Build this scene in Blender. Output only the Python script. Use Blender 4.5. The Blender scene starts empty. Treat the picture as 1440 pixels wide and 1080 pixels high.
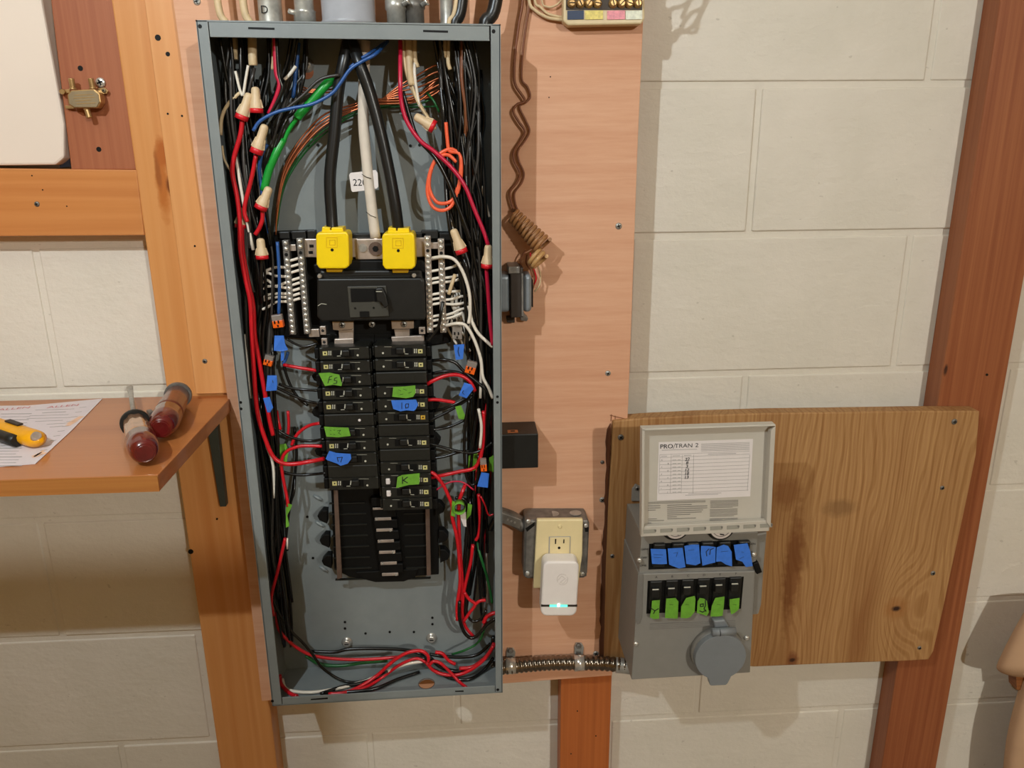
import bpy, bmesh, math, random
from mathutils import Vector, Matrix
random.seed(7)
C = bpy.context.scene.collection
V = Vector
# ------------------------------------------------------------------ camera, light, exposure
CAM = V((-0.04333, -1.10197, 0.0213)); YAW, PITCH, ROLL, FPX = 0.056968, 0.291516, -0.009347, 1101.52
def _axes():
    cy, sy, cp, sp = math.cos(YAW), math.sin(YAW), math.cos(PITCH), math.sin(PITCH)
    f = V((sy*cp, cy*cp, -sp)); r = V((cy, -sy, 0)); u = r.cross(f)
    cr, sr = math.cos(ROLL), math.sin(ROLL)
    return r*cr + u*sr, u*cr - r*sr, f
RX, UX, FX = _axes()
cam_d = bpy.data.cameras.new('camera'); cam = bpy.data.objects.new('camera', cam_d); C.objects.link(cam)
m3 = Matrix((RX, UX, -FX)).transposed(); cam.matrix_world = Matrix.Translation(CAM) @ m3.to_4x4()
cam_d.sensor_width = 36; cam_d.lens = FPX/1440*36; cam_d.clip_start = 0.01
bpy.context.scene.camera = cam
W = bpy.data.worlds.new('world'); bpy.context.scene.world = W; W.use_nodes = True
W.node_tree.nodes['Background'].inputs[0].default_value = (1, .54, .13, 1); W.node_tree.nodes['Background'].inputs[1].default_value = .24
def lamp(name, loc, power, col, rad):
    l = bpy.data.lights.new(name, 'POINT'); l.energy = power; l.color = col; l.shadow_soft_size = rad
    o = bpy.data.objects.new(name, l); o.location = loc; C.objects.link(o)
lamp('work_lamp', (-0.593, -1.146, 0.635), 40, (.83, .93, 1.0), 0.012)
lamp('ceiling_bulb', (1.329, -3.554, 0.96), 180, (1.0, 1.0, .95), 0.02)
vs = bpy.context.scene.view_settings
vs.view_transform = 'Standard'; vs.look = 'None'; vs.gamma = 1; vs.exposure = 0.0; vs.use_curve_mapping = False

# ------------------------------------------------------------------ pixel <-> place
def ray(u, v): return FX + RX*((u-720)/FPX) - UX*((v-540)/FPX)
def at(u, v, d):                       # point seen at pixel u,v standing d metres in front of the wall
    k = ray(u, v); return CAM + k*((-d-CAM.y)/k.y)
def yax(u, v, d0, d1):                 # two ends of an axis square to the wall, nearer end seen at u,v
    p = at(u, v, max(d0, d1)); return V((p.x, -d0, p.z)), V((p.x, -d1, p.z))
def atz(u, v, z):                      # point seen at pixel u,v lying at height z
    k = ray(u, v); return CAM + k*((z-CAM.z)/k.z)

# ------------------------------------------------------------------ materials
def lin(c): return tuple(((x/255)/12.92 if x/255 <= .04045 else ((x/255+.055)/1.055)**2.4) for x in c) + (1,)
class NT:
    def __init__(s, name, rough=.5, metal=0, spec=.5, coat=0):
        s.m = bpy.data.materials.new(name); s.m.use_nodes = True; s.n = s.m.node_tree.nodes; s.l = s.m.node_tree.links
        s.b = s.n['Principled BSDF']; s.b.inputs['Roughness'].default_value = rough; s.b.inputs['Metallic'].default_value = metal
        s.b.inputs['Specular IOR Level'].default_value = spec; s.b.inputs['Coat Weight'].default_value = coat
        s.tc = s.n.new('ShaderNodeTexCoord')
    def link(s, a, b): s.l.new(a, b)
    def map(s, scale, loc=(0,0,0), rot=(0,0,0)):
        m = s.n.new('ShaderNodeMapping'); m.inputs['Scale'].default_value = scale; m.inputs['Location'].default_value = loc; m.inputs['Rotation'].default_value = rot
        s.link(s.tc.outputs['Object'], m.inputs['Vector']); return m.outputs['Vector']
    def noise(s, vec, scale=1, detail=4, rough=.55, dist=0):
        n = s.n.new('ShaderNodeTexNoise'); n.inputs['Scale'].default_value = scale; n.inputs['Detail'].default_value = detail
        n.inputs['Roughness'].default_value = rough; n.inputs['Distortion'].default_value = dist; s.link(vec, n.inputs['Vector']); return n.outputs['Fac']
    def wave(s, vec, scale=1, dist=4, detail=2, ds=1, axis='X'):
        n = s.n.new('ShaderNodeTexWave'); n.inputs['Scale'].default_value = scale; n.inputs['Distortion'].default_value = dist
        n.inputs['Detail'].default_value = detail; n.inputs['Detail Scale'].default_value = ds; n.bands_direction = axis; s.link(vec, n.inputs['Vector']); return n.outputs['Fac']
    def ramp(s, fac, stops):
        r = s.n.new('ShaderNodeValToRGB'); e = r.color_ramp.elements
        while len(e) < len(stops): e.new(.5)
        for i, (p, c) in enumerate(stops): e[i].position = p; e[i].color = lin(c) if len(c) == 3 and max(c) > 1.01 else tuple(c)+(1,) if len(c) == 3 else c
        s.link(fac, r.inputs['Fac']); return r.outputs['Color']
    def mix(s, fac, a, b, mode='MIX'):
        m = s.n.new('ShaderNodeMix'); m.data_type = 'RGBA'; m.blend_type = mode
        for sock, x in ((m.inputs['Factor'], fac), (m.inputs['A'], a), (m.inputs['B'], b)):
            if isinstance(x, (int, float)): sock.default_value = x
            elif isinstance(x, tuple): sock.default_value = x
            else: s.link(x, sock)
        return m.outputs['Result']
    def bump(s, h, strength=.3, dist=.001):
        b = s.n.new('ShaderNodeBump'); b.inputs['Strength'].default_value = strength; b.inputs['Distance'].default_value = dist
        s.link(h, b.inputs['Height']); s.link(b.outputs['Normal'], s.b.inputs['Normal'])
    def spot(s, p, rad, sx=1, sz=1):           # 1 inside a spot round p, 0 outside, ragged edge
        m = s.map((1/sx, 0, 1/sz), (-p[0]/sx, 0, -p[2]/sz)); n = s.n.new('ShaderNodeVectorMath'); n.operation = 'LENGTH'; s.link(m, n.inputs[0])
        nz = s.noise(s.map((90, 90, 90)), 1, 3); ma = s.n.new('ShaderNodeMath'); ma.operation = 'MULTIPLY_ADD'; s.link(nz, ma.inputs[0]); ma.inputs[1].default_value = rad*.8; s.link(n.outputs['Value'], ma.inputs[2])
        r = s.n.new('ShaderNodeMapRange'); s.link(ma.outputs[0], r.inputs['Value']); r.inputs['From Min'].default_value = rad*1.5; r.inputs['From Max'].default_value = rad*.9
        return r.outputs['Result']
    def col(s, c):
        if isinstance(c, tuple): s.b.inputs['Base Color'].default_value = c
        else: s.link(c, s.b.inputs['Base Color'])
def plain(name, c, rough=.5, metal=0, spec=.5, coat=0, mott=.06, sc=60, bump=0):
    k = NT(name, rough, metal, spec, coat); n = k.noise(k.map((1, 1, 1)), sc, 3)
    a = tuple(max(0, x*(1-mott)) for x in lin(c)[:3]); b = tuple(min(1, x*(1+mott)) for x in lin(c)[:3])
    k.col(k.ramp(n, [(.3, a+(1,)), (.7, b+(1,))]))
    if bump: k.bump(n, bump)
    return k.m
def wood(name, dark, mid, light, grain='z', fine=260, along=6, wscale=26, wdist=5, rough=.55, coat=0, spots=(), bumps=.15, contrast=.5):
    k = NT(name, rough, 0, .35, coat)
    def sc(f, a): return (a, f, f) if grain == 'x' else (f, f, a)
    fn = k.noise(k.map(sc(fine, along)), 1, 5, .65)
    w = k.wave(k.map(sc(wscale, wscale*.07)), 1, wdist, 3, 1.2, 'Z' if grain == 'x' else 'X')
    big = k.noise(k.map(sc(14, 1.5)), 1, 3)
    base = k.ramp(w, [(.0, mid), (.55, light), (1, dark)])
    c2 = k.ramp(fn, [(.25, dark), (.5, mid), (.75, light)])
    c = k.mix(contrast, base, c2)
    c3 = k.ramp(big, [(.3, dark), (.6, light)]); c = k.mix(.25, c, c3)
    for (p, rad, sx, sz, colr) in spots: c = k.mix(k.spot(p, rad, sx, sz), c, lin(colr))
    k.col(c); k.bump(fn, bumps, .0006); return k.m
M = {}
def paintwall(name):
    k = NT(name, .55, 0, .35); n = k.noise(k.map((1, 1, 1)), 7, 4); f = k.noise(k.map((1, 1, 1.3)), 75, 6, .6); g = k.noise(k.map((26, 26, 60)), 1, 4)
    c = k.ramp(n, [(.3, (210, 203, 188)), (.7, (219, 211, 197))])
    specks = k.ramp(k.noise(k.map((1, 1, 1.6), (3, 1, 2)), 85, 2, .4), [(.755, (0., 0., 0.)), (.78, (1., 1., 1.))])
    c = k.mix(k.mix(1.0, specks, (.25, .25, .25, 1), 'MULTIPLY'), c, lin((120, 105, 85)))
    h = k.mix(.5, f, g); k.col(c); k.bump(h, .6, .0035); return k.m
M['masonry'] = paintwall('painted_masonry')
M['floor'] = plain('concrete', (120, 112, 100), .8, mott=.2, sc=9)
M['ceil'] = plain('ceiling_board', (190, 180, 160), .8)
k = NT('grey_enamel', .38, 0, .5); n1 = k.noise(k.map((1, 1, 1)), 30, 3); k.col(k.ramp(n1, [(.3, (121, 127, 127)), (.7, (128, 134, 133))])); k.bump(k.noise(k.map((1, 1, 1)), 600, 2), .08, .0003); M['enamel'] = k.m
M['enclgrey'] = plain('box_grey_paint', (128, 125, 118), .45, mott=.03)
M['lidgrey'] = plain('lid_grey_plastic', (188, 181, 168), .5, mott=.02)
M['covergrey'] = plain('cover_grey_plastic', (118, 122, 124), .42, mott=.03)
M['black'] = plain('black_plastic', (24, 24, 22), .42, spec=.4, mott=.15)
M['jet'] = plain('jet_black', (8, 8, 7), .55, spec=.22, mott=.15)
M['framegrey'] = plain('breaker_frame_grey', (58, 57, 50), .5)
M['conduit'] = plain('conduit_steel', (132, 120, 106), .22, .92, mott=.2)
M['breaker'] = plain('breaker_plastic', (31, 31, 27), .42, spec=.38, mott=.15, sc=200)
M['wblack'] = plain('black_insulation', (16, 16, 15), .25)
M['wgrey'] = plain('dull_black_insulation', (52, 48, 44), .35)
M['wred'] = plain('red_insulation', (196, 22, 34), .32, mott=.1)
M['wpink'] = plain('crimson_insulation', (190, 24, 60), .32, mott=.1)
M['wwhite'] = plain('white_insulation', (226, 216, 200), .4)
M['wtan'] = plain('aged_cable_jacket', (205, 180, 140), .5, mott=.12)
M['wgreen'] = plain('green_insulation', (25, 92, 42), .35)
M['greentape'] = plain('green_electrical_tape', (24, 150, 52), .35)
M['wblue'] = plain('blue_insulation', (40, 84, 148), .35)
M['worange'] = plain('orange_insulation', (240, 98, 60), .35)
M['wbrown'] = plain('brown_bell_wire', (118, 66, 34), .5)
M['copper'] = plain('bare_copper', (200, 118, 78), .35, .85, mott=.15)
M['feeder'] = plain('feeder_jacket', (24, 25, 25), .33)
M['feederwhite'] = plain('white_feeder_tape', (214, 202, 186), .5)
M['nut'] = plain('cream_nut_plastic', (214, 188, 150), .45)
M['nutred'] = plain('red_nut_skirt', (205, 24, 36), .4)
M['steel'] = plain('galvanised_steel', (172, 170, 163), .36, .55, mott=.25, sc=90)
M['darksteel'] = plain('dull_galvanised', (118, 114, 108), .45, .5, mott=.35, sc=70)
M['chrome'] = plain('bright_steel', (215, 212, 204), .22, .7, mott=.1)
M['alu'] = plain('tinned_bus', (186, 172, 160), .35, .55, mott=.2)
M['brownbar'] = plain('brown_strip', (98, 78, 66), .6, .2, mott=.2)
M['brass'] = plain('brass', (176, 142, 92), .34, .6, mott=.15)
M['brassplate'] = plain('brass_label', (140, 122, 92), .45, .3, mott=.1)
M['yellow'] = plain('yellow_plastic', (244, 208, 8), .38, mott=.03)
M['yellowline'] = plain('yellow_relief', (214, 168, 4), .45)
M['amber'] = plain('knife_yellow', (232, 162, 12), .35)
M['bluetape'] = plain('blue_masking_tape', (52, 112, 208), .65, mott=.08, sc=140)
M['limetape'] = plain('green_masking_tape', (100, 158, 42), .65, mott=.12, sc=160)
M['ink'] = plain('ink', (22, 22, 22), .6)
M['print'] = plain('printed_grey', (112, 108, 102), .7)
M['fade'] = plain('pale_print', (158, 154, 150), .7)
M['redink'] = plain('faded_red_ink', (205, 120, 120), .7)
M['peachink'] = plain('peach_ink', (230, 190, 160), .7)
M['white'] = plain('white_plastic', (232, 224, 218), .35, mott=.02)
M['paper'] = plain('paper', (214, 204, 206), .75, mott=.03)
M['label'] = plain('white_label', (222, 214, 210), .6, mott=.02)
M['cream'] = plain('cream_plastic', (226, 207, 158), .38, mott=.03)
M['creamblock'] = plain('cream_block_plastic', (210, 190, 148), .4)
M['tick'] = plain('breaker_white_print', (190, 188, 172), .6)
M['tag'] = plain('breaker_yellow_print', (192, 184, 122), .6)
M['tagamber'] = plain('breaker_amber_print', (190, 150, 50), .6)
M['clear'] = plain('smoky_clear_plastic', (190, 180, 170), .15, spec=.8); M['clear'].node_tree.nodes['Principled BSDF'].inputs['Transmission Weight'].default_value = .6
M['lever'] = plain('orange_lever', (232, 96, 12), .4)
M['pvc'] = plain('grey_pvc', (160, 162, 168), .35)
M['foam'] = plain('insulation_board', (222, 206, 190), .7, mott=.04, sc=4)
M['foamback'] = plain('blue_black_foil', (40, 50, 66), .5)
M['handle_red'] = plain('dark_red_acetate', (92, 20, 20), .18, spec=.7, coat=.6, mott=.2)
M['handle_old'] = plain('old_red_brown_handle', (104, 44, 26), .3, spec=.6, coat=.4, mott=.25)
M['handle_clear'] = plain('amber_clear_handle', (172, 130, 96), .2, spec=.7, coat=.5, mott=.15)
M['cloth'] = plain('peach_cloth', (192, 156, 122), .85, mott=.08, sc=12)
M['bracket'] = plain('dark_green_bracket', (48, 52, 44), .5)
M['transcover'] = plain('transformer_cover', (128, 136, 142), .4, .3)
M['lamination'] = plain('laminated_iron', (58, 50, 44), .5, .5)
M['cell_blue'] = plain('blue_key_label', (52, 66, 92), .6); M['cell_yellow'] = plain('yellow_key_label', (226, 208, 120), .6, mott=.2, sc=300)
M['cell_pink'] = plain('pink_key_label', (230, 150, 160), .6, mott=.2, sc=300); M['cell_white'] = plain('white_key_label', (226, 228, 208), .6, mott=.15, sc=300)
k = NT('green_led'); k.b.inputs['Emission Color'].default_value = (.1, 1, .55, 1); k.b.inputs['Emission Strength'].default_value = 2.2; k.col((0, .5, .25, 1)); M['led'] = k.m
k = NT('led_core'); k.b.inputs['Emission Color'].default_value = (.6, 1, .9, 1); k.b.inputs['Emission Strength'].default_value = 7; M['ledcore'] = k.m
M['rim_blue'] = plain('cutoff_socket', (14, 14, 13), .7)

# ------------------------------------------------------------------ mesh builder
class MB:
    def __init__(s): s.v = []; s.f = []; s.sm = []
    def add(s, vs_, fs, smooth=False):
        o = len(s.v); s.v += [V(x) for x in vs_]
        for f in fs: s.f.append([i+o for i in f]); s.sm.append(smooth)
    def prism(s, poly, off, smooth=False):          # poly seen from the front, off = vector to the back
        n = len(poly); s.add(list(poly)+[V(p)+off for p in poly], [list(range(n)), list(range(2*n-1, n-1, -1))]+[[i, i+n, (i+1) % n+n, (i+1) % n] for i in range(n)])
        return s
    def box(s, c, sz, rot=None):
        hx, hy, hz = sz[0]/2, sz[1]/2, sz[2]/2; P = [V((x, y, z)) for x in (-hx, hx) for y in (-hy, hy) for z in (-hz, hz)]
        if rot: P = [rot @ p for p in P]
        s.add([p+V(c) for p in P], [[0, 1, 3, 2], [4, 6, 7, 5], [0, 4, 5, 1], [2, 3, 7, 6], [0, 2, 6, 4], [1, 5, 7, 3]]); return s
    def bp(s, u0, v0, u1, v1, d, t):                # upright box whose front face fills that pixel box at distance d
        c = at((u0+u1)/2, (v0+v1)/2, d); w = (at(u1, (v0+v1)/2, d)-at(u0, (v0+v1)/2, d)).length; h = abs(at((u0+u1)/2, v0, d).z-at((u0+u1)/2, v1, d).z)
        return s.box(c+V((0, t/2, 0)), (w, t, h))
    def plate(s, poly, d, t): return s.prism([at(u, v, d) for u, v in poly], V((0, t, 0)))
    def ring(s, pts, rs, seg=8, smooth=True, cap=True):
        n = len(pts); T = []
        for i in range(n):
            t = (pts[min(i+1, n-1)]-pts[max(i-1, 0)]); T.append(t.normalized() if t.length > 1e-9 else V((0, 0, 1)))
        a = T[0].orthogonal().normalized(); vs_ = []
        for i in range(n):
            a = (a-T[i]*a.dot(T[i])); a = a.normalized() if a.length > 1e-6 else T[i].orthogonal().normalized(); b = T[i].cross(a)
            for j in range(seg):
                th = 2*math.pi*j/seg; vs_.append(pts[i]+(a*math.cos(th)+b*math.sin(th))*rs[i])
        fs = [[i*seg+j, i*seg+(j+1) % seg, (i+1)*seg+(j+1) % seg, (i+1)*seg+j] for i in range(n-1) for j in range(seg)]
        o = len(s.v); s.add(vs_, fs, smooth)
        if cap: s.f += [[o+j for j in range(seg)][::-1], [o+(n-1)*seg+j for j in range(seg)]]; s.sm += [False, False]
        return s
    def tube(s, pts, r, seg=8, sub=5, taper=None):
        P = spline(pts, sub); n = len(P); rs = [r*(taper(i/(n-1)) if taper else 1) for i in range(n)]
        return s.ring(P, rs, seg)
    def cyl(s, a, b, ra, rb=None, seg=20, smooth=True): return s.ring([V(a), V(b)], [ra, ra if rb is None else rb], seg, smooth)
    def lathe(s, a, b, prof, seg=16, smooth=True):   # prof: (t, r), t measured from a towards b
        a = V(a); b = V(b); ax = b-a; x = ax.orthogonal().normalized(); y = ax.normalized().cross(x); vs_ = []
        for t, r in prof:
            for j in range(seg): th = 2*math.pi*j/seg; vs_.append(a+ax*t+(x*math.cos(th)+y*math.sin(th))*r)
        n = len(prof); fs = [[i*seg+j, i*seg+(j+1) % seg, (i+1)*seg+(j+1) % seg, (i+1)*seg+j] for i in range(n-1) for j in range(seg)]
        o = len(s.v); s.add(vs_, fs, smooth); s.f += [[o+j for j in range(seg)][::-1], [o+(n-1)*seg+j for j in range(seg)]]; s.sm += [False, False]; return s
    def stroke(s, pts, w, th=.0002, nrm=V((0, -1, 0))):   # flat pen stroke
        for a, b in zip(pts[:-1], pts[1:]):
            t = (b-a)
            if t.length < 1e-6: continue
            t.normalize(); q = t.cross(nrm)*w/2; e = t*w*.3
            s.prism([a-q-e, a+q-e, b+q+e, b-q+e], -nrm*th)
        return s
    def pen(s, pix, d, w): return s.stroke([at(u, v, d) for u, v in pix], w)
def spline(pts, sub):
    P = [V(p) for p in pts]; n = len(P)
    if n < 3: return P
    out = []
    for i in range(n-1):
        p0 = P[i-1] if i else P[0]*2-P[1]; p1 = P[i]; p2 = P[i+1]; p3 = P[i+2] if i+2 < n else P[-1]*2-P[-2]
        for k_ in range(sub):
            t = k_/sub; out.append(.5*((2*p1)+(p2-p0)*t+(2*p0-5*p1+4*p2-p3)*t*t+(3*p1-p0-3*p2+p3)*t**3))
    out.append(P[-1]); return out
def wl(o):
    l = V((0, 0, 0))
    while o is not None: l += o.location; o = o.parent
    return l
def O(name, mb, mat, parent=None, label=None, cat=None, group=None, kind=None, bevel=0, seg=2, origin=None):
    me = bpy.data.meshes.new(name)
    if parent is None:
        xs = [v.x for v in mb.v]; ys = [v.y for v in mb.v]; zs = [v.z for v in mb.v]
        loc = V(((min(xs)+max(xs))/2, (min(ys)+max(ys))/2, min(zs))) if origin is None else V(origin); base = loc
    else: loc = V((0, 0, 0)); base = wl(parent)
    me.from_pydata([tuple(v-base) for v in mb.v], [], mb.f); me.update()
    me.polygons.foreach_set('use_smooth', mb.sm)
    bm = bmesh.new(); bm.from_mesh(me); bmesh.ops.recalc_face_normals(bm, faces=bm.faces); bm.to_mesh(me); bm.free()
    me.materials.append(M[mat] if isinstance(mat, str) else mat)
    o = bpy.data.objects.new(name, me); C.objects.link(o); o.location = loc
    if parent: o.parent = parent
    if label: o['label'] = label
    if cat: o['category'] = cat
    if group: o['group'] = group
    if kind: o['kind'] = kind
    if bevel:
        b = o.modifiers.new('bevel', 'BEVEL'); b.width = bevel; b.segments = seg; b.limit_method = 'ANGLE'; b.angle_limit = .6; b.harden_normals = False
    return o
def T(name, label, cat, loc, group=None):
    o = bpy.data.objects.new(name, None); C.objects.link(o); o.location = loc; o.empty_display_size = .02
    o['label'] = label; o['category'] = cat
    if group: o['group'] = group
    return o
_tc = {}
def glyphs(text):
    if text in _tc: return _tc[text]
    cu = bpy.data.curves.new('t', 'FONT'); cu.body = text; cu.size = 1; cu.align_x = 'CENTER'; cu.align_y = 'CENTER'; cu.resolution_u = 3
    ob = bpy.data.objects.new('t', cu); C.objects.link(ob); dg = bpy.context.evaluated_depsgraph_get(); me = bpy.data.meshes.new_from_object(ob.evaluated_get(dg))
    r = ([v.co.copy() for v in me.vertices], [list(p.vertices) for p in me.polygons]); bpy.data.objects.remove(ob); bpy.data.meshes.remove(me); bpy.data.curves.remove(cu)
    _tc[text] = r; return r
def text(mb, s_, c, size, x=V((1, 0, 0)), y=V((0, 0, 1)), stretch=1):
    vs_, fs = glyphs(s_); mb.add([c+x*(v.x*size*stretch)+y*(v.y*size) for v in vs_], fs); return mb

D0, DS, DP = 0.0, .038, .057       # wall face, stud face, plywood face
DF = .14                           # face of the panel's rim

# ------------------------------------------------------------------ setting
wall = O('wall_back', MB().box((.2, .1022, -.25), (3.2, .2, 2.6)), 'masonry', kind='structure')
zj = [.9115, .709, .5065, .304, .101, -.098, -.302, -.504, -.707, -.911, -1.114, -1.317, -1.55]
off = [.36, .589, .357, .589, .357, .595, .37, .53, .33, .587, .36, .59]
for i in range(len(zj)-1):
    x = off[i]-.4064*4
    while x < 1.8:
        x0, x1 = max(x, -1.4), min(x+.4064, 1.8)
        if x1-x0 > .03:
            g = .0045; jy = random.uniform(-.0008, .0008)
            O('concrete_block', MB().box(((x0+x1)/2, .02+jy, (zj[i]+zj[i+1])/2), (x1-x0-2*g, .04, zj[i]-zj[i+1]-2*g)), 'masonry', wall, bevel=.0022, seg=3)
        x += .4064
O('floor', MB().box((.2, -2, -1.6), (3.2, 4.5, .1)), 'floor', kind='structure')
O('ceiling', MB().box((.2, -2, 1.1), (3.2, 4.5, .1)), 'ceil', kind='structure')

# added unseen blocker, cupboard-shaped, to shade the wall's lower left from the ceiling bulb
cb = T('added_shade_blocker', 'tall grey cupboard-shaped light blocker, added out of view behind the viewer', 'light blocker', (.57, -2.6, -1.55))
O('blocker_body', MB().box((.574, -2.6, -.541), (.476, .39, 2.018)), 'ceil', cb, bevel=.004)
for sx in (-1, 1):
    dr = O('blocker_door', MB().box((.574+sx*.118, -2.396, -.54), (.228, .018, 1.95)), 'ceil', cb, bevel=.003)
    O('handle', MB().box((.574+sx*.02, -2.38, -.5), (.012, .02, .12)), 'darksteel', dr, bevel=.003)

def screw(parent, u, v, d, r=.004, mat='steel', cross=True):
    p = at(u, v, d); o = O('screw', MB().lathe(p+V((0, .002, 0)), p+V((0, -.0016, 0)), [(0, r), (.6, r), (.85, r*.8), (1, r*.45)], 14), mat, parent)
    if cross:
        b = MB(); q = p+V((0, -.0017, 0)); a = random.uniform(0, 1.5)
        for t in (a, a+math.pi/2): b.box(q, (r*1.15, .0006, r*.28), Matrix.Rotation(t, 3, 'Y'))
        O('slot', b, 'jet', o)
    return o
def nailhole(parent, u, v, d, r=.0025): O('nail', MB().lathe(at(u, v, d)+V((0, .001, 0)), at(u, v, d)+V((0, -.0004, 0)), [(0, r), (1, r*.9)], 9), 'jet', parent)
def board(name, label, poly, d, t, wargs, bevel=.0015, cat='board'):
    o = O(name, MB().plate(poly, d, t), 'jet', None, label, cat, bevel=bevel)
    sp = wargs.pop('spots', []); sp2 = []
    for (u, v, r, sx, sz, c_) in sp: sp2.append((at(u, v, d)-o.location, r, sx, sz, c_))
    o.data.materials[0] = wood(name+'_grain', spots=sp2, **wargs); return o
PINE = dict(dark=(188, 120, 62), mid=(200, 136, 76), light=(208, 148, 90), fine=150, along=4, wscale=9, wdist=7, rough=.42, coat=.15)
RED = dict(dark=(122, 68, 38), mid=(144, 86, 50), light=(160, 100, 62), fine=260, along=3, wscale=13, wdist=6, contrast=.65, rough=.5, coat=.1)
def vq(ul, ur, vt, vb, d, ul2, ur2): return [(ul, vt), (ur, vt), (ur2, vb), (ul2, vb)]
def vboard(x0, x1, z0, z1, d, t): return MB().box(((x0+x1)/2, -d+t/2, (z0+z1)/2), (x1-x0, t, z1-z0))
def vb(name, label, x0, x1, z0, z1, d, t, wargs, cat='stud', bevel=.002):
    o = O(name, vboard(x0, x1, z0, z1, d, t), 'jet', None, label, cat, bevel=bevel); wargs = dict(wargs); sp = wargs.pop('spots', [])
    o.data.materials[0] = wood(name+'_grain', spots=[(at(u, v, d)-o.location, r, sx, sz, c_) for (u, v, r, sx, sz, c_) in sp], **wargs); return o
# left stud, the strip screwed over its right half, redwood stud, crosspiece, insulation board
a = dict(PINE); a['spots'] = [(228, 258, .016, .55, 3.2, (176, 102, 42)), (222, 240, .007, .6, 4, (150, 84, 34)), (238, 262, .0045, 1, 2.6, (120, 62, 20)), (228, 215, .009, 1, 2.4, (168, 92, 34))]
s1 = vb('wall_stud', 'orange varnished pine stud with a torn knot, left of the grey panel', -.4625, -.372, -1.5, .9, DS-.001, .037, a)
nailhole(s1, 268, 776, DS, .004)
for u, v in ((310, 700),): nailhole(s1, u-5, v+30, DS, .0015)
strip = vb('pine_strip', 'narrow varnished pine strip on the stud beside the plywood, ending above the shelf', -.4215, -.373, -.300, .9, DS+.004, .005, dict(PINE, dark=(200, 134, 74), mid=(210, 148, 90), light=(216, 158, 102)), 'board', .0008)
for u, v, r in ((222, 53, .004), (236, 76, .003), (236, 160, .0015), (256, 163, .0015), (274, 346, .0015)): nailhole(strip, u, v, DS+.004, r)
screw(strip, 288, 508, DS+.004, .0035, 'darksteel')
s2 = board('redwood_stud', 'reddish brown upright stud that carries the brass splitter', [(40, -260), (140, -260), (193, 239), (100, 239)], .034, .034, dict(RED, dark=(136, 74, 46), mid=(154, 90, 58), light=(166, 102, 68), coat=.05), cat='stud')
nailhole(s2, 113, 96, .034, .0035); nailhole(s2, 139, 210, .034, .0035)
s3 = board('crosspiece', 'orange varnished horizontal board nailed below the white insulation panel', [(-260, 234), (192, 239), (203, 331), (-260, 334)], DS, .037, dict(PINE, grain='x', dark=(178, 108, 56), mid=(192, 124, 66), light=(202, 136, 78)))
screw(s3, 52, 287, DS, .0035, 'darksteel')
for u, v in ((45, 247), (94, 290), (60, 267)): nailhole(s3, u, v, DS, .001)
f_ = MB().plate([(-260, -200), (28, -200), (58, 0), (90, 175), (90, 222), (78, 232), (-260, 236)], .030, .028)
O('insulation_panel', f_, 'foam', None, 'off-white rigid insulation board in the upper left corner', 'panel', bevel=.003)
O('foil_scrap', MB().plate([(80, 175), (97, 178), (100, 234), (84, 236)], .012, .010), 'foamback', None, 'dark blue scrap of foil tucked between insulation board and redwood stud', 'scrap')
# middle and right studs
s4 = vb('wall_stud', 'reddish orange stud end showing below the plywood between the two electrical boxes', .0915, .1745, -1.5, .9, DS-.0005, .0375, dict(RED, dark=(150, 78, 34), mid=(172, 94, 44), light=(186, 108, 54)))
for u, v in ((812, 1000), (838, 1035), (803, 1060)): nailhole(s4, u, v, DS, .0012)
s5 = vb('wall_stud', 'red-brown upright stud at the right behind the knotty board', .650, .748, -1.5, .9, DS-.0005, .0375, dict(RED, dark=(112, 50, 22), mid=(140, 80, 46), light=(160, 98, 60), spots=[(1330, 520, .003, 1, 3, (60, 26, 12))]))
nailhole(s5, 1388, 527, DS, .002)
# plywood
ply = board('plywood_backboard', 'tall pinkish lauan plywood backboard behind the grey panel', [(205, -330), (925, -330), (905, 20), (897, 200), (884, 560), (882, 600), (871, 740), (861, 950), (700, 962), (368, 986), (323, 585), (243, 0)], DP, .0185,
    dict(dark=(198, 142, 108), mid=(210, 158, 124), light=(218, 170, 138), grain='x', fine=210, along=14, wscale=7, wdist=3, rough=.6, bumps=.25, contrast=.7), bevel=.0008)
for u, v, r in ((870, 318, .0045), (855, 525, .004), (847, 703, .0045), (838, 919, .0045), (277, 2, .0045)): screw(ply, u, v, DP, r, 'steel')
screw(ply, 847, 650, DP, .003, 'darksteel', False)
for u, v in ((772, 137), (774, 108), (330, 170)): nailhole(ply, u, v, DP, .0009)
b = MB()
for l in ([(860, 583), (859, 592)], [(858, 584), (870, 587), (884, 590)], [(865, 585), (865, 592)], [(862, 592), (884, 595)]): b.pen(l, DP+.0003, .0011)
O('pencil_mark', b, 'wbrown', ply)
# knotty board
ktop = [(862, 592), (905, 588), (985, 584), (1080, 581), (1160, 580), (1290, 578), (1378, 578)]
kb = ktop+[(1373, 640), (1358, 712), (1343, 780), (1326, 860), (1313, 916), (1306, 928), (1270, 930), (1180, 933), (1060, 938), (1040, 936), (849, 936), (852, 800), (856, 700), (860, 640)]
o = O('knotty_plywood_board', MB().plate(kb, DP+.006, .0245), 'jet', None, 'weathered knotty fir plywood board carrying the small grey box', 'board', bevel=.002)
k = NT('knotty_grain', .6, 0, .3); L = o.location
P1 = at(1257, 853, DP)-L; P2 = at(1112, 925, DP)-L
nz = k.noise(k.map((9, 9, 2.2)), 1, 3, .5)
vm = k.n.new('ShaderNodeVectorMath'); vm.operation = 'SCALE'; cb = k.n.new('ShaderNodeCombineXYZ'); k.link(nz, cb.inputs['X']); vm.inputs['Scale'].default_value = .085; k.link(cb.outputs[0], vm.inputs[0])
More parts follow.
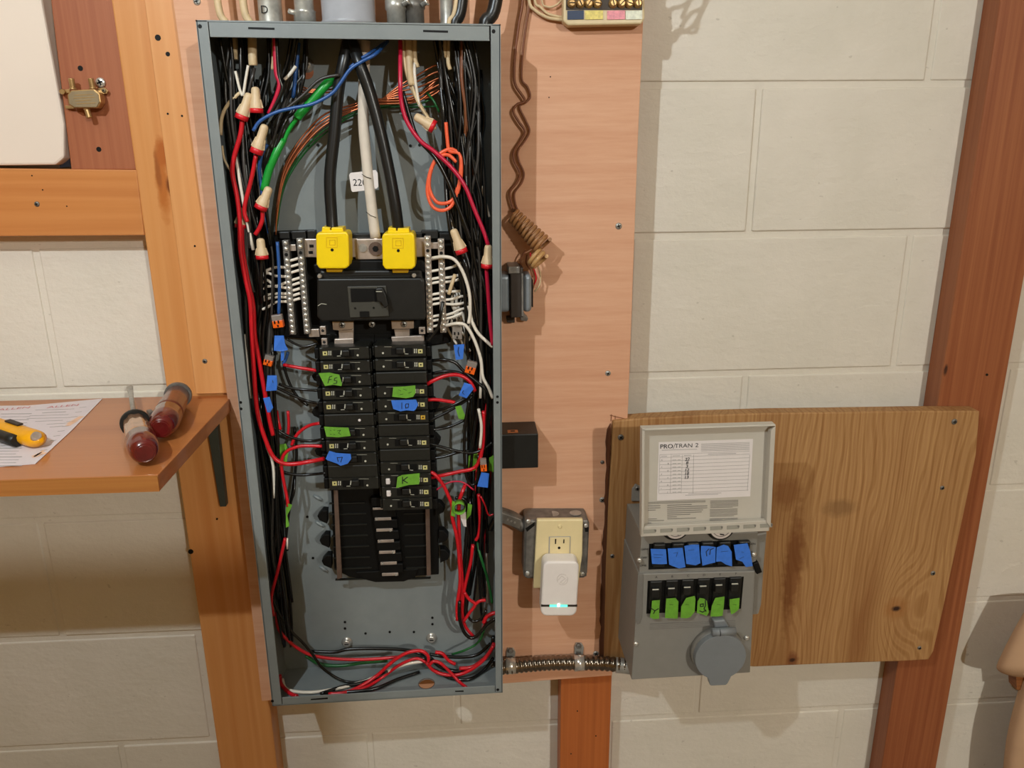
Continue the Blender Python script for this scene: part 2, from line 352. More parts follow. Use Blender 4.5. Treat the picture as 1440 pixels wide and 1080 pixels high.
# rings bend round the two knots: push x away from the knot centres
def bend(P, amt, rx, rz):
    mp = k.map((1/rx, 0, 1/rz), (-P.x/rx, 0, -P.z/rz)); ln = k.n.new('ShaderNodeVectorMath'); ln.operation = 'LENGTH'; k.link(mp, ln.inputs[0])
    r = k.n.new('ShaderNodeMapRange'); r.interpolation_type = 'SMOOTHERSTEP'; k.link(ln.outputs['Value'], r.inputs['Value']); r.inputs['From Min'].default_value = 0; r.inputs['From Max'].default_value = 1; r.inputs['To Min'].default_value = amt; r.inputs['To Max'].default_value = 0
    c_ = k.n.new('ShaderNodeCombineXYZ'); k.link(r.outputs[0], c_.inputs['X']); return c_.outputs[0]
base = k.map((1, 1, 1)); cur = base
for x_ in (vm.outputs[0], bend(P1+V((.012, 0, 0)), .034, .075, .13), bend(P2, -.02, .05, .12), bend(at(1115, 720, DP)-L, .022, .045, .2)):
    ad = k.n.new('ShaderNodeVectorMath'); ad.operation = 'ADD'; k.link(cur, ad.inputs[0]); k.link(x_, ad.inputs[1]); cur = ad.outputs[0]
mp = k.n.new('ShaderNodeMapping'); mp.inputs['Scale'].default_value = (17, 0, .6); k.link(cur, mp.inputs['Vector'])
w_ = k.wave(mp.outputs[0], 1.7, .6, 2, 1.5, 'X')
fn = k.noise(k.map((240, 240, 7)), 1, 5, .65)
c = k.ramp(w_, [(0, (166, 122, 76)), (.5, (178, 136, 88)), (.85, (150, 104, 58)), (1, (142, 96, 52))])
c = k.mix(.5, c, k.ramp(fn, [(.3, (138, 96, 54)), (.7, (188, 148, 98))]))
big = k.noise(k.map((14, 14, 2.0), (1.3, 0, .4)), 1, 3); c = k.mix(k.ramp(big, [(.5, (0., 0., 0.)), (.72, (.55, .55, .55))]), c, lin((120, 70, 30)))
def blot(P, rad, sx, sz, colr, a_=1.0):
    global c
    f = k.spot(P, rad, sx, sz); mm = k.n.new('ShaderNodeMath'); mm.operation = 'MULTIPLY'; k.link(f, mm.inputs[0]); mm.inputs[1].default_value = a_; c = k.mix(mm.outputs[0], c, lin(colr))
blot(at(1112, 800, DP)-L, .016, 1, 7, (112, 62, 24), .75); blot(at(1105, 690, DP)-L, .026, 1, 1.2, (122, 74, 34), .6); blot(at(1178, 712, DP)-L, .02, 1.5, .8, (110, 78, 46), .55)
blot(P1, .022, 1, 1, (150, 98, 50), .6); blot(P1, .0058, 1.4, 1, (52, 28, 20)); blot(P2, .011, 1, 1.5, (110, 60, 28), .8); blot(P2, .0042, 1.3, 1, (52, 26, 14)); blot(at(870, 800, DP)-L, .006, 1, 12, (126, 84, 42), .3)
k.col(c); k.bump(k.mix(.5, fn, w_), .3, .0009); o.data.materials[0] = k.m; kboard = o
for u, v, mt, r in ((1342, 593, 'darksteel', .0045), (1325, 686, 'darksteel', .0035), (1312, 806, 'darksteel', .004), (1293, 911, 'darksteel', .0035), (861, 782, 'darksteel', .0035)): screw(o, u, v, DP+.006, r, mt)
screw(o, 873, 615, DP+.0065, .0045, 'darksteel')
# dark torn edge between the two sheets
tj = [(862, 596)]+[(857-(v-600)*.033+random.uniform(-1.5, 1.5), v) for v in range(605, 930, 9)]+[(849, 936)]+[(853, 936)]+[(862-(v-600)*.028+random.uniform(-1, 1), v) for v in range(925, 600, -12)]
O('torn_edge', MB().plate([(u-3, v) for u, v in tj], DP+.004, .004), wood('torn_edge_grain', (50, 24, 12), (78, 42, 24), (100, 60, 36)), kboard, label='dark splintered left edge')

# ------------------------------------------------------------------ shelf with its things
ZS = -.3033
sh = T('wall_shelf', 'orange-brown wood grain shelf on the wall at the left', 'shelf', (-.75, -.18, ZS-.018))
wm = wood('shelf_grain', (158, 90, 44), (172, 104, 54), (182, 114, 62), grain='x', fine=170, along=5, wscale=12, wdist=3, rough=.3, coat=.35)
O('shelf_board', MB().box((-.786, -.180, ZS-.009), (.828, .282, .018)), wm, sh, bevel=.001)
O('front_edging', MB().box((-.786, -.3222, ZS-.009), (.828, .0012, .0178)), wood('shelf_edge_grain', (146, 88, 38), (162, 102, 48), (174, 116, 58), grain='x', fine=400, along=6), sh)
def bracket(x):
    o_ = T('shelf_bracket', 'dark green-grey steel shelf bracket under the shelf '+('beside the plywood' if x > -.5 else 'further left'), 'bracket', (x, -.06, ZS-.20))
    O('upright', MB().prism([V((x-.006, -.050, ZS-.018)), V((x+.010, -.050, ZS-.018)), V((x+.008, -.050, ZS-.165)), V((x-.001, -.050, ZS-.165))], V((0, .0115, 0))), 'bracket', o_, bevel=.001)
    O('arm', MB().box((x, -.14, ZS-.0205), (.016, .19, .004)), 'bracket', o_)
bracket(-.405); bracket(-.80)
def onz(u, v, h=0): return atz(u, v, ZS+h)
pp = [onz(-40, 572), onz(40, 571), onz(75, 568), onz(144, 561.5), onz(100, 607), onz(50, 653), onz(0, 657), onz(-40, 660)]
paper = T('printed_form', 'creased white printed sheet with red headings lying on the shelf', 'paper', onz(40, 620))
O('sheet', MB().prism([p+V((0, 0, .0009)) for p in pp], V((0, 0, -.0006))), 'paper', paper)
nz_ = V((0, 0, 1)); ro = MB(); bk = MB(); pk = MB(); H = .0012
def pl(mb, pts, w): mb.stroke([onz(u, v, H) for u, v in pts], w, .0001, nz_)
def alpha(mb, word, u, v, du, size):
    c_ = onz(u, v, H); x_ = (onz(u+du, v-du*.08, H)-c_).normalized(); text(mb, word, c_, size, x_, nz_.cross(x_), 1.05)
alpha(ro, 'ALLEN', 20, 574.5, 10, .0125); alpha(ro, 'ALLEN', 89, 571, 10, .0125)
for i in range(9):
    v = 582+i*4.2; pl(bk, [(2, v), (26 if i > 5 else 44-i*2, v-.4)], .0009 if i % 2 else .0016)
for i, (a_, b_) in enumerate([(50, 104), (60, 92), (42, 96), (38, 99), (50, 88), (66, 92), (70, 88)]):
    v = 576.5+i*4; pl(bk, [(a_, v), (b_, v-1.6)], .0016 if i in (1,) else .0009)
for i in range(10):
    v = 618+i*4.1; pl(bk, [(0, v+6 if i < 2 else v), (30-(i % 3)*4, v-.3)], .0009 if i % 3 else .0017)
for i in range(11): pl(bk, [(112-i*6.1, 573+i*6.7), (121-i*6.1, 572+i*6.7)], .0009)
pl(pk, [(98, 595), (114, 586)], .007); pl(pk, [(96, 598), (106, 592)], .006); pl(pk, [(50, 641), (60, 637)], .008); pl(pk, [(47, 643), (62, 633)], .003)
O('red_heading', ro, 'redink', paper); O('printed_lines', bk, 'fade', paper, kind='stuff'); O('peach_print', pk, 'peachink', paper, kind='stuff')
# utility knife
kn = T('utility_knife', 'yellow and black utility knife lying on the printed sheet', 'knife', onz(30, 610))
ka = onz(-70, 572, .014); kc = onz(58, 619, .012); ax = (kc-ka); ax.z = 0; ax.normalize(); sd = V((-ax.y, ax.x, 0))
def kprof(off_, hw, z0, z1, a0, a1, wid=.010):
    m = MB(); pts = [ka+ax*a0, ka+ax*a1]; q = V((0, 0, 1))
    return [ka.xy.to_3d()+ax*t for t in (a0, a1)]
lenk = (kc-ka).length
m = MB(); pts = []; rs = []
for i in range(25):
    t = i/24; p = ka+ax*lenk*t; p.z = ZS+.0125+.001*math.sin(t*6); pts.append(p); rs.append(.0108*(1-.12*math.sin(t*5)) * (math.sqrt(max(.05, 1-max(0, (t-.93)/.07)**2)) if t > .93 else 1))
m.ring(pts, rs, 14)
for v in m.v: v.z = ZS+.0012+(v.z-ZS)*.82 if v.z > ZS else ZS+.0012
O('body', m, 'amber', kn)
m = MB(); n_ = 12
lo = [ka+ax*lenk*t-sd*(.0110+.002*math.sin(math.pi*t)) for t in [i/n_*.86 for i in range(n_+1)]]
for p in lo: p.z = ZS+.0085
m.ring(lo, [.0070]*len(lo), 10); O('grip', m, 'black', kn, label='black rubber grip')
m = MB(); c_ = ka+ax*lenk*.72+sd*.002; c_.z = ZS+.0212; m.box(c_, (.030, .007, .002), Matrix.Rotation(math.atan2(ax.y, ax.x), 3, 'Z')); O('blade_slider', m, 'lamination', kn, bevel=.0006)
m = MB(); c_ = ka+ax*(lenk*.965)-sd*.002; c_.z = ZS+.014; m.lathe(c_, c_+ax*.004+V((0, 0, .004)), [(0, .006), (1, .005)], 14); O('end_plate', m, 'alu', kn)
# screwdrivers
def driver(name, label, tip, neck, butt, rh, mats, fluted, rz):
    o_ = T(name, label, 'screwdriver', onz(*neck)); z = ZS+rz
    a_ = onz(*tip, .004); b_ = onz(*neck, .010); e_ = onz(*butt, rz); b_.z = z; dirv = (e_-b_); dirv.z = 0; hl = dirv.length; dirv.normalize(); e_ = b_+dirv*hl
    tipp = V((a_.x, a_.y, z-.004))
    m = MB().ring([tipp, tipp.lerp(b_, .12), tipp.lerp(b_, .3), b_+dirv*.004], [.0042, .0036, .0030, .0032], 10); 
    for v in m.v[:20]: v.z = tipp.z+(v.z-tipp.z)*.35
    O('shaft', m, 'steel', o_)
    m = MB(); m.lathe(b_-dirv*.001, b_+dirv*.008, [(0, rh*.93), (.3, rh*1.02), (1, rh*1.0)], 22); O('collar', m, mats[0], o_)
    seg = 24; pts = []; prof = [(.06, .86), (.25, .90), (.55, .98), (.62, 1.0), (.80, 1.0), (.94, .86), (1, .62)]
    for nm, rng, mt in (('grip', prof[:4], mats[1]), ('butt', prof[3:], mats[2])):
        m = MB(); x_ = dirv.orthogonal().normalized(); y_ = dirv.cross(x_); vs_ = []
        for t, r in rng:
            for j in range(seg):
                th = 2*math.pi*j/seg; fl = 1-(fluted*(.5+.5*math.cos(th*8)) if nm == 'grip' else 0)
                vs_.append(b_+dirv*hl*t+(x_*math.cos(th)+y_*math.sin(th))*rh*r*fl)
        n = len(rng); m.add(vs_, [[i*seg+j, i*seg+(j+1) % seg, (i+1)*seg+(j+1) % seg, (i+1)*seg+j] for i in range(n-1) for j in range(seg)], True)
        m.f += [list(range(seg))[::-1], [(n-1)*seg+j for j in range(seg)]]; m.sm += [False, False]; O(nm, m, mt, o_)
    m = MB(); m.lathe(e_-dirv*.001, e_+dirv*.0008, [(0, rh*.60), (1, rh*.52)], 20); O('end_disc', m, mats[3], o_)
    return o_, b_, dirv
driver('screwdriver', 'flat-blade screwdriver with ribbed clear red handle and black collar on the shelf', (184, 553), (191, 602), (204, 637), .0165, ('black', 'handle_clear', 'handle_red', 'handle_red'), .12, .0175)
d2, b2, dv = driver('stubby_screwdriver', 'old stubby screwdriver with fat brown-red handle at the shelf corner', (258, 541), (252, 562), (226, 603), .0170, ('darksteel', 'handle_old', 'handle_red', 'handle_red'), .0, .0175)
m = MB(); p_ = onz(212, 584, .012); m.box(p_, (.006, .014, .012), Matrix.Rotation(.6, 3, 'Z')); O('drive_square', m, 'darksteel', d2, bevel=.001)

# ------------------------------------------------------------------ brass splitter
sp = T('cable_splitter', 'brass coaxial cable splitter with three ports on the redwood stud', 'splitter', at(118, 150, .034))
O('body', MB().plate([(94, 133), (99, 127), (132, 125), (140, 131), (142, 144), (137, 152), (104, 152), (96, 147)], .052, .014), 'brass', sp, bevel=.0015)
pl_ = O('cover_plate', MB().plate([(96, 134), (101, 128.5), (131, 127), (138, 133), (139.5, 143), (135.5, 150.5), (105, 150.5), (98, 146)], .0532, .0012), 'brassplate', sp)
m = MB()
for i, (a_, b_) in enumerate([(105, 130), (104, 133), (106, 128), (108, 134)]): m.pen([(a_, 134+i*4), (b_, 132.7+i*4)], .0534, .0008)
O('stamped_lettering', m, 'brass', pl_)
for (u0, v0, u1, v1) in ((103, 126, 100, 110), (131, 125, 127.5, 110), (122, 152, 126, 166)):
    a_ = at(u0, v0, .046); b_ = at(u1, v1, .047); m = MB(); pr = [(0, .0042), (.14, .0042), (.16, .0034)]
    for i in range(14): pr += [(.2+i*.055, .0036 if i % 2 else .0032)]
    m.lathe(a_, b_, pr+[(1, .0030)], 14); O('port', m, 'brass', sp)
O('mounting_ear', MB().plate([(136, 124), (147, 123), (152, 128), (150, 132), (141, 132)], .040, .003), 'brass', sp, bevel=.0006)
O('mounting_ear', MB().plate([(82, 127), (98, 125), (98, 131), (84, 131)], .040, .003), 'brass', sp, bevel=.0006)
O('mounting_ear', MB().plate([(91, 148), (102, 149), (104, 153), (92, 153)], .040, .003), 'brass', sp, bevel=.0006)
m = MB(); m.cyl(*yax(87, 129, .041, .044), .0035, .003, 12); O('screw_head', m, 'brass', sp)
screw(sp, 146, 127.5, .0405, .0028, 'brassplate')
screw(s2, 141, 116, .036, .0060, 'chrome')

# ------------------------------------------------------------------ load centre (grey panel)
A_, B_, C_, D_ = at(275, 28, DF), at(704, 34, DF), at(707, 974, DF), at(383, 993, DF)
PO = V((-.166, -DP, -.78)); lc = T('electrical_panel', 'open tall grey steel breaker panel on the plywood, cover removed', 'electrical panel', PO)
def inner(p, du, dv): return p+V((du, 0, dv))
dep = DF-DP-.0005
m = MB(); bk_ = [p+V((0, dep-.0015, 0)) for p in (A_, B_, C_, D_)]
m.prism(bk_, V((0, .0014, 0)))
tw = .0016
for p, q_, n_ in ((A_, D_, V((tw, 0, 0))), (B_, C_, V((-tw, 0, 0))), (A_, B_, V((0, 0, -tw)))):
    m.prism([p, q_, q_+n_, p+n_], V((0, dep, 0)))
encl = O('enclosure', m, 'enamel', lc)
# bottom wall with its round conduit hole
hx = at(600, 963, .112); hr = .0115; m = MB(); yf, yb = D_.y, D_.y+dep; NS = 32
def zb(x): return D_.z+(C_.z-D_.z)*(x-D_.x)/(C_.x-D_.x)
hx.z = zb(hx.x); half = .02; vs_ = []
circ = [(hx.x+hr*math.cos(t/NS*math.tau), hx.y+hr*math.sin(t/NS*math.tau)) for t in range(NS)]
sq = []
for t in range(NS):
    c_, s_ = math.cos(t/NS*math.tau), math.sin(t/NS*math.tau); k_ = half/max(abs(c_), abs(s_)); sq.append((hx.x+k_*c_, hx.y+k_*s_))
vs_ = [V((x, y, zb(x)+h)) for h in (0, tw) for x, y in circ+sq]; n2 = 2*NS; fs = []
for t in range(NS):
    u_ = (t+1) % NS; fs += [[t, u_, NS+u_, NS+t], [n2+t, n2+NS+t, n2+NS+u_, n2+u_], [t, n2+t, n2+u_, u_]]
m.add(vs_, fs)
for x0, x1, y0, y1 in ((D_.x, hx.x-half, yf, yb), (hx.x+half, C_.x, yf, yb), (hx.x-half, hx.x+half, yf, hx.y-half), (hx.x-half, hx.x+half, hx.y+half, yb)):
    m.prism([V((x0, y0, zb(x0))), V((x1, y0, zb(x1))), V((x1, y0, zb(x1)+tw)), V((x0, y0, zb(x0)+tw))], V((0, y1-y0, 0)))
O('bottom_wall', m, 'enamel', lc)
O('conduit_hole_rim', MB().ring([V((hx.x+.0118*math.cos(t/20*math.tau), hx.y+.0118*math.sin(t/20*math.tau), hx.z+tw)) for t in range(21)], [.0006]*21, 6, cap=False), 'brownbar', lc)
fw = .0128; ft = .0016
O('left_flange', MB().prism([A_, A_+V((fw, 0, 0)), D_+V((fw+.001, 0, 0)), D_], V((0, ft, 0))), 'enamel', lc, bevel=.0008)
O('right_flange', MB().prism([B_+V((-fw+.0015, 0, 0)), B_, C_, C_+V((-fw+.0025, 0, 0))], V((0, ft, 0))), 'enamel', lc, bevel=.0008)
O('top_flange', MB().prism([A_+V((fw+.0008, 0, -.002)), B_+V((-fw, 0, -.002)), B_+V((-fw, 0, -.0175)), A_+V((fw+.0008, 0, -.0175))], V((0, ft, 0))), 'enamel', lc, bevel=.0006)
O('bottom_flange', MB().prism([D_+V((fw+.002, 0, .0135)), C_+V((-fw+.0015, 0, .0125)), C_+V((-fw+.0015, 0, .0005)), D_+V((fw+.002, 0, .0005))], V((0, ft, 0))), 'enamel', lc, bevel=.0006)
def dark(name, poly, d=DF, t=.0008): return O(name, MB().plate(poly, d+.0003, t), 'jet', lc)
dark('slot', [(349, 38), (386, 39), (386, 42), (349, 41)]); dark('slot', [(595, 42), (630, 43), (630, 46), (595, 45)])
dark('slot', [(437, 983), (461, 981), (461, 983), (437, 984.5)]); dark('slot', [(640, 971.5), (652, 971), (652, 973), (640, 973)])
for u, v in ((281, 37), (694, 44), (383, 986), (700, 970)): O('screw_hole', MB().cyl(*yax(u, v, DF+.0003, DF-.001), .0022, seg=12), 'jet', lc)
for u, v in ((338.5, 566), (339, 575), (699.5, 558), (699.5, 566)): O('screw_hole', MB().cyl(*yax(u, v, DF+.0003, DF-.001), .0018, seg=12), 'jet', lc)
DB = DP+.0025
for u, v in ((434, 205), (447, 204), (577, 205), (590, 204), (485, 875), (485, 884), (608, 869), (608, 878), (548, 889), (514, 891), (582, 889), (432, 727), (440, 785)): O('back_hole', MB().cyl(*yax(u, v, DB+.0004, DB-.001), .0019, seg=10), 'jet', lc)
for u, v in ((488, 903), (607, 897), (432, 92)):
    p = at(u, v, DB); o_ = O('mounting_screw', MB().lathe(p+V((0, .001, 0)), p+V((0, -.006, 0)), [(0, .0085), (.25, .0085), (.3, .0062), (.8, .0062), (1, .0045)], 16), 'chrome', lc)
    O('slot', MB().box(p+V((0, -.0062, 0)), (.006, .0008, .0014)), 'jet', o_)
O('knockout', MB().cyl(*yax(431, 101, DB+.0005, DB-.001), .0085, seg=20), plain('rusty_knockout', (150, 84, 48), .6, mott=.2, sc=200), lc)
for u, v, a_ in ((447, 700, -.6), (450, 737, -.6), (455, 800, -.7)):
    p = at(u, v, DB+.001); dv_ = V((math.cos(a_), 0, math.sin(a_))); O('louvre_tab', MB().ring([p-dv_*.007, p, p+dv_*.007], [.0018, .0028, .0018], 8), 'enamel', lc)
# interior chassis: black base, bus rails, clips
m = MB(); m.plate([(384, 326), (440, 324), (443, 334), (600, 334), (602, 326), (641, 327), (646, 420), (636, 440), (634, 482), (610, 486), (448, 486), (444, 478), (392, 474), (388, 400)], .078, .016)
O('interior_base', m, 'jet', lc, bevel=.002)
for (u0, v0, u1, v1) in ((392, 326, 407, 336), (410, 325, 430, 337), (432, 324, 444, 336), (592, 324, 616, 336), (618, 328, 634, 338), (470, 328, 600, 337)):
    O('moulded_tab', MB().bp(u0, v0, u1, v1, .086, .010), 'black', lc, bevel=.001)
O('breaker_rail', MB().plate([(452, 470), (526, 470), (536, 800), (532, 815), (492, 812), (470, 800), (466, 700)], .079, .010), 'jet', lc, bevel=.001)
O('breaker_rail', MB().plate([(526, 470), (606, 470), (616, 700), (617, 808), (560, 812), (536, 816)], .079, .010), 'jet', lc, bevel=.001)
O('rail_end', MB().plate([(500, 805), (588, 800), (584, 812), (568, 818), (528, 819), (512, 815)], .082, .012), 'jet', lc, bevel=.001)
for i in range(7):
    v = 706+i*15.6; u = 522+i*2.0
    m = MB().bp(u-.5, v-6.4, u+33, v+6.4, .090, .010); O('bus_stab_holder', m, 'jet', lc, bevel=.0015)
    if i == 0: m = MB().bp(u+2, v+8, u+25, v+11, .0915, .002)
    else: m = MB().bp(u+3, v-1.6+8, u+26, v+2.4+8, .0915, .002)
    st = O('bus_stab', m, 'alu', lc, bevel=.0006)
    e = at(u+(6 if i % 2 else 23), v+8.5, .0918); O('rivet', MB().cyl(e+V((0, .001, 0)), e+V((0, -.0006, 0)), .0019, seg=10), 'chrome', st)
for i in range(8):
    v = 708+i*15.3; m = MB().bp(463+i*1.2, v-.7, 513+i*1.5, v+.7, .0815, .004); O('rib', m, 'breaker', lc)
    if i > 0: O('rib', MB().bp(567+i*.6, v-1.7, 600+i*.8, v-.3, .0815, .004), 'breaker', lc)
for v in (515, 528, 560, 597, 640): pass
for (u, v, s_) in ((454, 727, -1), (457, 761, -1), (460, 790, -1), (446, 580, -1), (446, 530, -1), (450, 635, -1), (623, 755, 1), (625, 782, 1), (612, 620, 1), (618, 716, 1), (610, 570, 1)):
    m = MB().plate([(u-s_*6, v-9), (u+s_*1, v-9), (u+s_*8, v-1), (u+s_*5, v+5), (u-s_*6, v+10)], .088, .014); O('retaining_clip', m, 'jet', lc, bevel=.001)
for pts in ([(469, 690), (475, 690), (481, 813), (474, 815)], [(598, 712), (604, 712), (606, 809), (600, 810)]):
    O('hold_down_strip', MB().plate(pts, .0905, .003), 'brownbar', lc, bevel=.0006)
# neutral strap and bars
nb = O('neutral_strap', MB().plate([(427, 336), (446, 336), (604, 334), (604, 361), (500, 365), (500, 362), (446, 362), (429, 362)], .094, .006), 'alu', lc, bevel=.001)
O('neutral_lug', MB().bp(502, 336, 543, 365, .104, .010), 'alu', nb, bevel=.001)
for (u, v, r, mt) in ((510, 349, .005, 'steel'), (528, 350, .0085, 'brownbar')):
    O('lug_screw', MB().cyl(*yax(u, v, .106, .098), r, r*1.05, 16), mt, nb)
O('lug_screw_socket', MB().cyl(*yax(528, 350, .1065, .1), .004, seg=6), 'jet', nb)
for u, v in ((438, 346), (437, 355)): O('strap_hole', MB().bp(u-3, v-2, u+3, v+2, .0945, .002), 'jet', nb)
for (ut, vt, ub, vb_, n, mt) in ((401, 338, 411.5, 471, 17, 'steel'), (421, 335, 432, 470, 17, 'steel'), (601, 332, 605, 468, 17, 'alu'), (620, 336, 623.5, 468, 17, 'alu')):
    dd = .104; a_ = at(ut, vt, dd); b_ = at(ub, vb_, dd); m = MB(); w_ = V((.0040, 0, 0)); m.prism([a_-w_, a_+w_, b_+w_, b_-w_], V((0, .010, 0)))
    gb = O('terminal_bar', m, 'alu' if mt == 'alu' else 'darksteel', lc, bevel=.0006)
    for i in range(n):
        p = a_.lerp(b_, (i+.5)/n); 
        if i == 2: O('empty_screw_hole', MB().cyl(p+V((0, -.0004, 0)), p+V((0, .001, 0)), .0022, seg=10), 'jet', gb); continue
        s_ = O('bar_screw', MB().lathe(p+V((0, .001, 0)), p+V((0, -.0022, 0)), [(0, .0033), (.5, .0033), (.8, .0026), (1, .0012)], 10), 'chrome', gb)
for (u0, v0, u1, v1, d) in ((404, 344, 416, 353, .098), (605, 341, 618, 350, .098), (434, 463, 449, 474, .1), (450, 459, 458, 471, .104), (452, 476, 460, 486, .1), (589, 460, 598, 470, .104)):
    o_ = O('bar_bracket', MB().bp(u0, v0, u1, v1, d, .006), 'alu', lc, bevel=.0006)
    if (u1-u0) < 11: O('bar_bracket_hole', MB().cyl(at((u0+u1)/2, (v0+v1)/2, d+.0004), at((u0+u1)/2, (v0+v1)/2, d-.001), .0020, seg=10), 'jet', lc)
for pts, d in (([(467, 452), (497, 452), (497, 463), (477, 465), (468, 464)], .100), ([(476, 464), (497, 463), (497, 480), (477, 481)], .094), ([(550, 451), (582, 451), (582, 462), (573, 463), (551, 463)], .100), ([(554, 463), (576, 463), (576, 474), (556, 474)], .094), ([(470, 477), (497, 476), (497, 484), (470, 485)], .097), ([(550, 474), (596, 472), (597, 481), (552, 484)], .095)):
    O('bus_link', MB().plate(pts, d, .006), 'alu', lc, bevel=.0008)
for u, v in ((481, 457), (568, 456), (523, 456)): screw(lc, u, v, .101, .0042, 'steel')

# main breaker
mbk = T('main_breaker', 'large black main breaker with a window and side handle at the panel centre', 'main breaker', at(520, 452, .08))
O('housing', MB().plate([(446, 392), (592, 391), (596, 396), (598, 450), (452, 452), (446, 446)], .122, .044), 'black', mbk, bevel=.002)
O('top_step', MB().plate([(450, 381), (592, 380), (594, 392), (448, 393)], .114, .034), 'black', mbk, bevel=.002)
O('upper_shroud', MB().plate([(440, 372), (470, 366), (595, 366), (600, 374), (598, 384), (443, 385)], .103, .024), 'jet', mbk, bevel=.002)
for i in range(3): O('step_ridge', MB().bp(462, 386+i*3, 582, 387+i*3, .1155-.0001*i, .002), 'breaker', mbk)
wp = O('window_frame', MB().plate([(488, 403), (543, 402), (547, 445), (492, 447)], .1245, .003), 'framegrey', mbk, bevel=.0008)
O('window_recess', MB().plate([(492.5, 406), (536, 405.5), (537, 424), (494, 425)], .1250, .001), 'jet', wp)
O('handle', MB().plate([(528, 406), (538, 405), (543, 416), (546, 430), (541, 434), (536, 426), (530, 424)], .134, .012), 'black', mbk, bevel=.0012)
O('handle_mark', MB().pen([(529, 410), (537, 410)], .1345, .0008), 'tick', mbk)
O('test_block', MB().bp(506, 438, 519, 446, .1262, .002), 'jet', mbk)
for u, v in ((499.5, 433.5), (525.5, 433)): O('pin_hole', MB().cyl(*yax(u, v, .1249, .124), .0014, seg=8), 'jet', mbk)
O('indicator_scratch', MB().pen([(447, 430), (452, 427), (459, 428)], .1222, .0007), 'tick', mbk)
for u, v in ((449, 389), (582, 388)): O('cover_screw', MB().lathe(*yax(u, v, .117, .124), [(0, .003), (.7, .003), (1, .0018)], 10), 'chrome', mbk)

def lug(u, v, side):
    o_ = T('lug_cover', 'yellow plastic lug cover over the '+side+' black feeder cable', 'lug cover', at(u, v+45, .1))
    P = lambda L: [(u+a_, v+b_) for a_, b_ in L]
    O('cap', MB().plate(P([(-23, 5), (-20, 1), (20, 0), (23, 4), (24, 30), (24, 48), (19, 52), (-18, 52), (-22, 46)]), .128, .034), 'yellow', o_, bevel=.0025, seg=3)
    O('neck', MB().plate(P([(-14, -7), (-3, -6), (-3, -2), (-1, -2), (-1, -6), (15, -6), (16, 2), (-15, 3)]), .121, .026), 'yellow', o_, bevel=.0015)
    O('lower_tab', MB().plate(P([(-9, 50), (15, 50), (14, 57), (-8, 57)]), .117, .012), 'yellowline', o_, bevel=.001)
    m = MB(); L = [(-8, 8), (7, 8), (7, 22), (-8, 22), (-8, 8)]; m.pen(P(L), .1285, .0005); L = [(-3.5, 11.5), (4, 11.5), (4, 18.5), (-3.5, 18.5), (-3.5, 11.5)]; m.pen(P(L), .1285, .0005)
    O('square_mark', m, 'yellowline', o_); O('probe_hole', MB().cyl(*yax(u, v+25.5, .1284, .127), .0019, seg=12), 'jet', o_)
lug(467, 326, 'left'); lug(560, 327, 'right')

# ------------------------------------------------------------------ circuit breakers
def pitch(u): return 18.7
def breaker(side, i, u0, u1, v, label, blank=False, dots=None, amber=False, h=17.4, mirror=False):
    c0 = at((u0+u1)/2, v, .112); o_ = T('circuit_breaker', label, 'circuit breaker', c0, 'circuit breakers in the two columns of the panel')
    d = .117
    O('body', MB().bp(u0, v-h/2, u1, v+h/2, d, .036), 'breaker', o_, bevel=.0014)
    s = 1 if side == 'L' else -1; ou, iu = (u0, u1) if side == 'L' else (u1, u0)      # outer and inner end
    O('terminal_end', MB().bp(min(ou, ou-s*7), v-h/2+1.5, max(ou, ou-s*7), v+h/2-1, d-.010, .022), 'jet', o_, bevel=.0012)
    O('heel', MB().bp(min(iu, iu+s*3), v-h/2+2, max(iu, iu+s*3), v+h/2-2, d-.008, .02), 'breaker', o_, bevel=.001)
    if blank: return o_
    hu = ou+s*34
    O('recess', MB().bp(hu-15, v-4.6, hu+15, v+4.8, d+.0003, .001), 'jet', o_)
    O('handle', MB().bp(hu+s*3-5, v-4, hu+s*3+5, v+4, d+.0065, .008), 'black', o_, bevel=.001)
    m = MB(); q = hu-s*3; m.pen([(q, v-3.5), (q-s*.6, v+1.5)], d+.0070 if False else d+.0008, .0015); m.pen([(q-s*1, v+3.5), (q-s*6, v+3.8)], d+.0008, .0007)
    e = ou+s*8; m2 = MB().bp(e-3.2, v-2.9, e+3.2, v+2.9, d+.0003, .0008); O('rating_label', m2, 'tagamber' if amber else 'tag', o_); O('rating_dot', MB().cyl(*yax(e, v, d+.0006, d), .0011, seg=8), 'jet', o_)
    for dx in (5.5, 8.2): 
        for dy in (-2, 1.2): m.pen([(e+s*dx, v+dy-1), (e+s*dx, v+dy+1)], d+.0006, .0012)
    m.pen([(iu-s*26-2, v-h/2+2.3), (iu-s*14+18*0, v-h/2+2.3)], d+.0005, .0003)
    O('lettering', m, 'tick', o_)
    du = iu-s*(16 if side == 'L' else 12); O('trip_window', MB().cyl(*yax(du, v+2.6, d+.0006, d), .0014, seg=8), 'tick', o_)
    O('ridge_line', MB().bp(u0+4, v-h/2+.5, u1-4, v-h/2+1.5, d+.0004, .001), 'breaker', o_)
    return o_
def tape(name_owner, poly, d, mat, label=None, marks=(), w=.0009, parent=None):
    ctr = at(sum(p[0] for p in poly)/len(poly), sum(p[1] for p in poly)/len(poly), d)
    o_ = O('tape_label', MB().plate(poly, d, .0005), mat, parent, label)
    if marks:
        m = MB()
        for l in marks: m.pen(l, d+.0003, w)
        O('handwriting', m, 'ink', o_)
    return o_
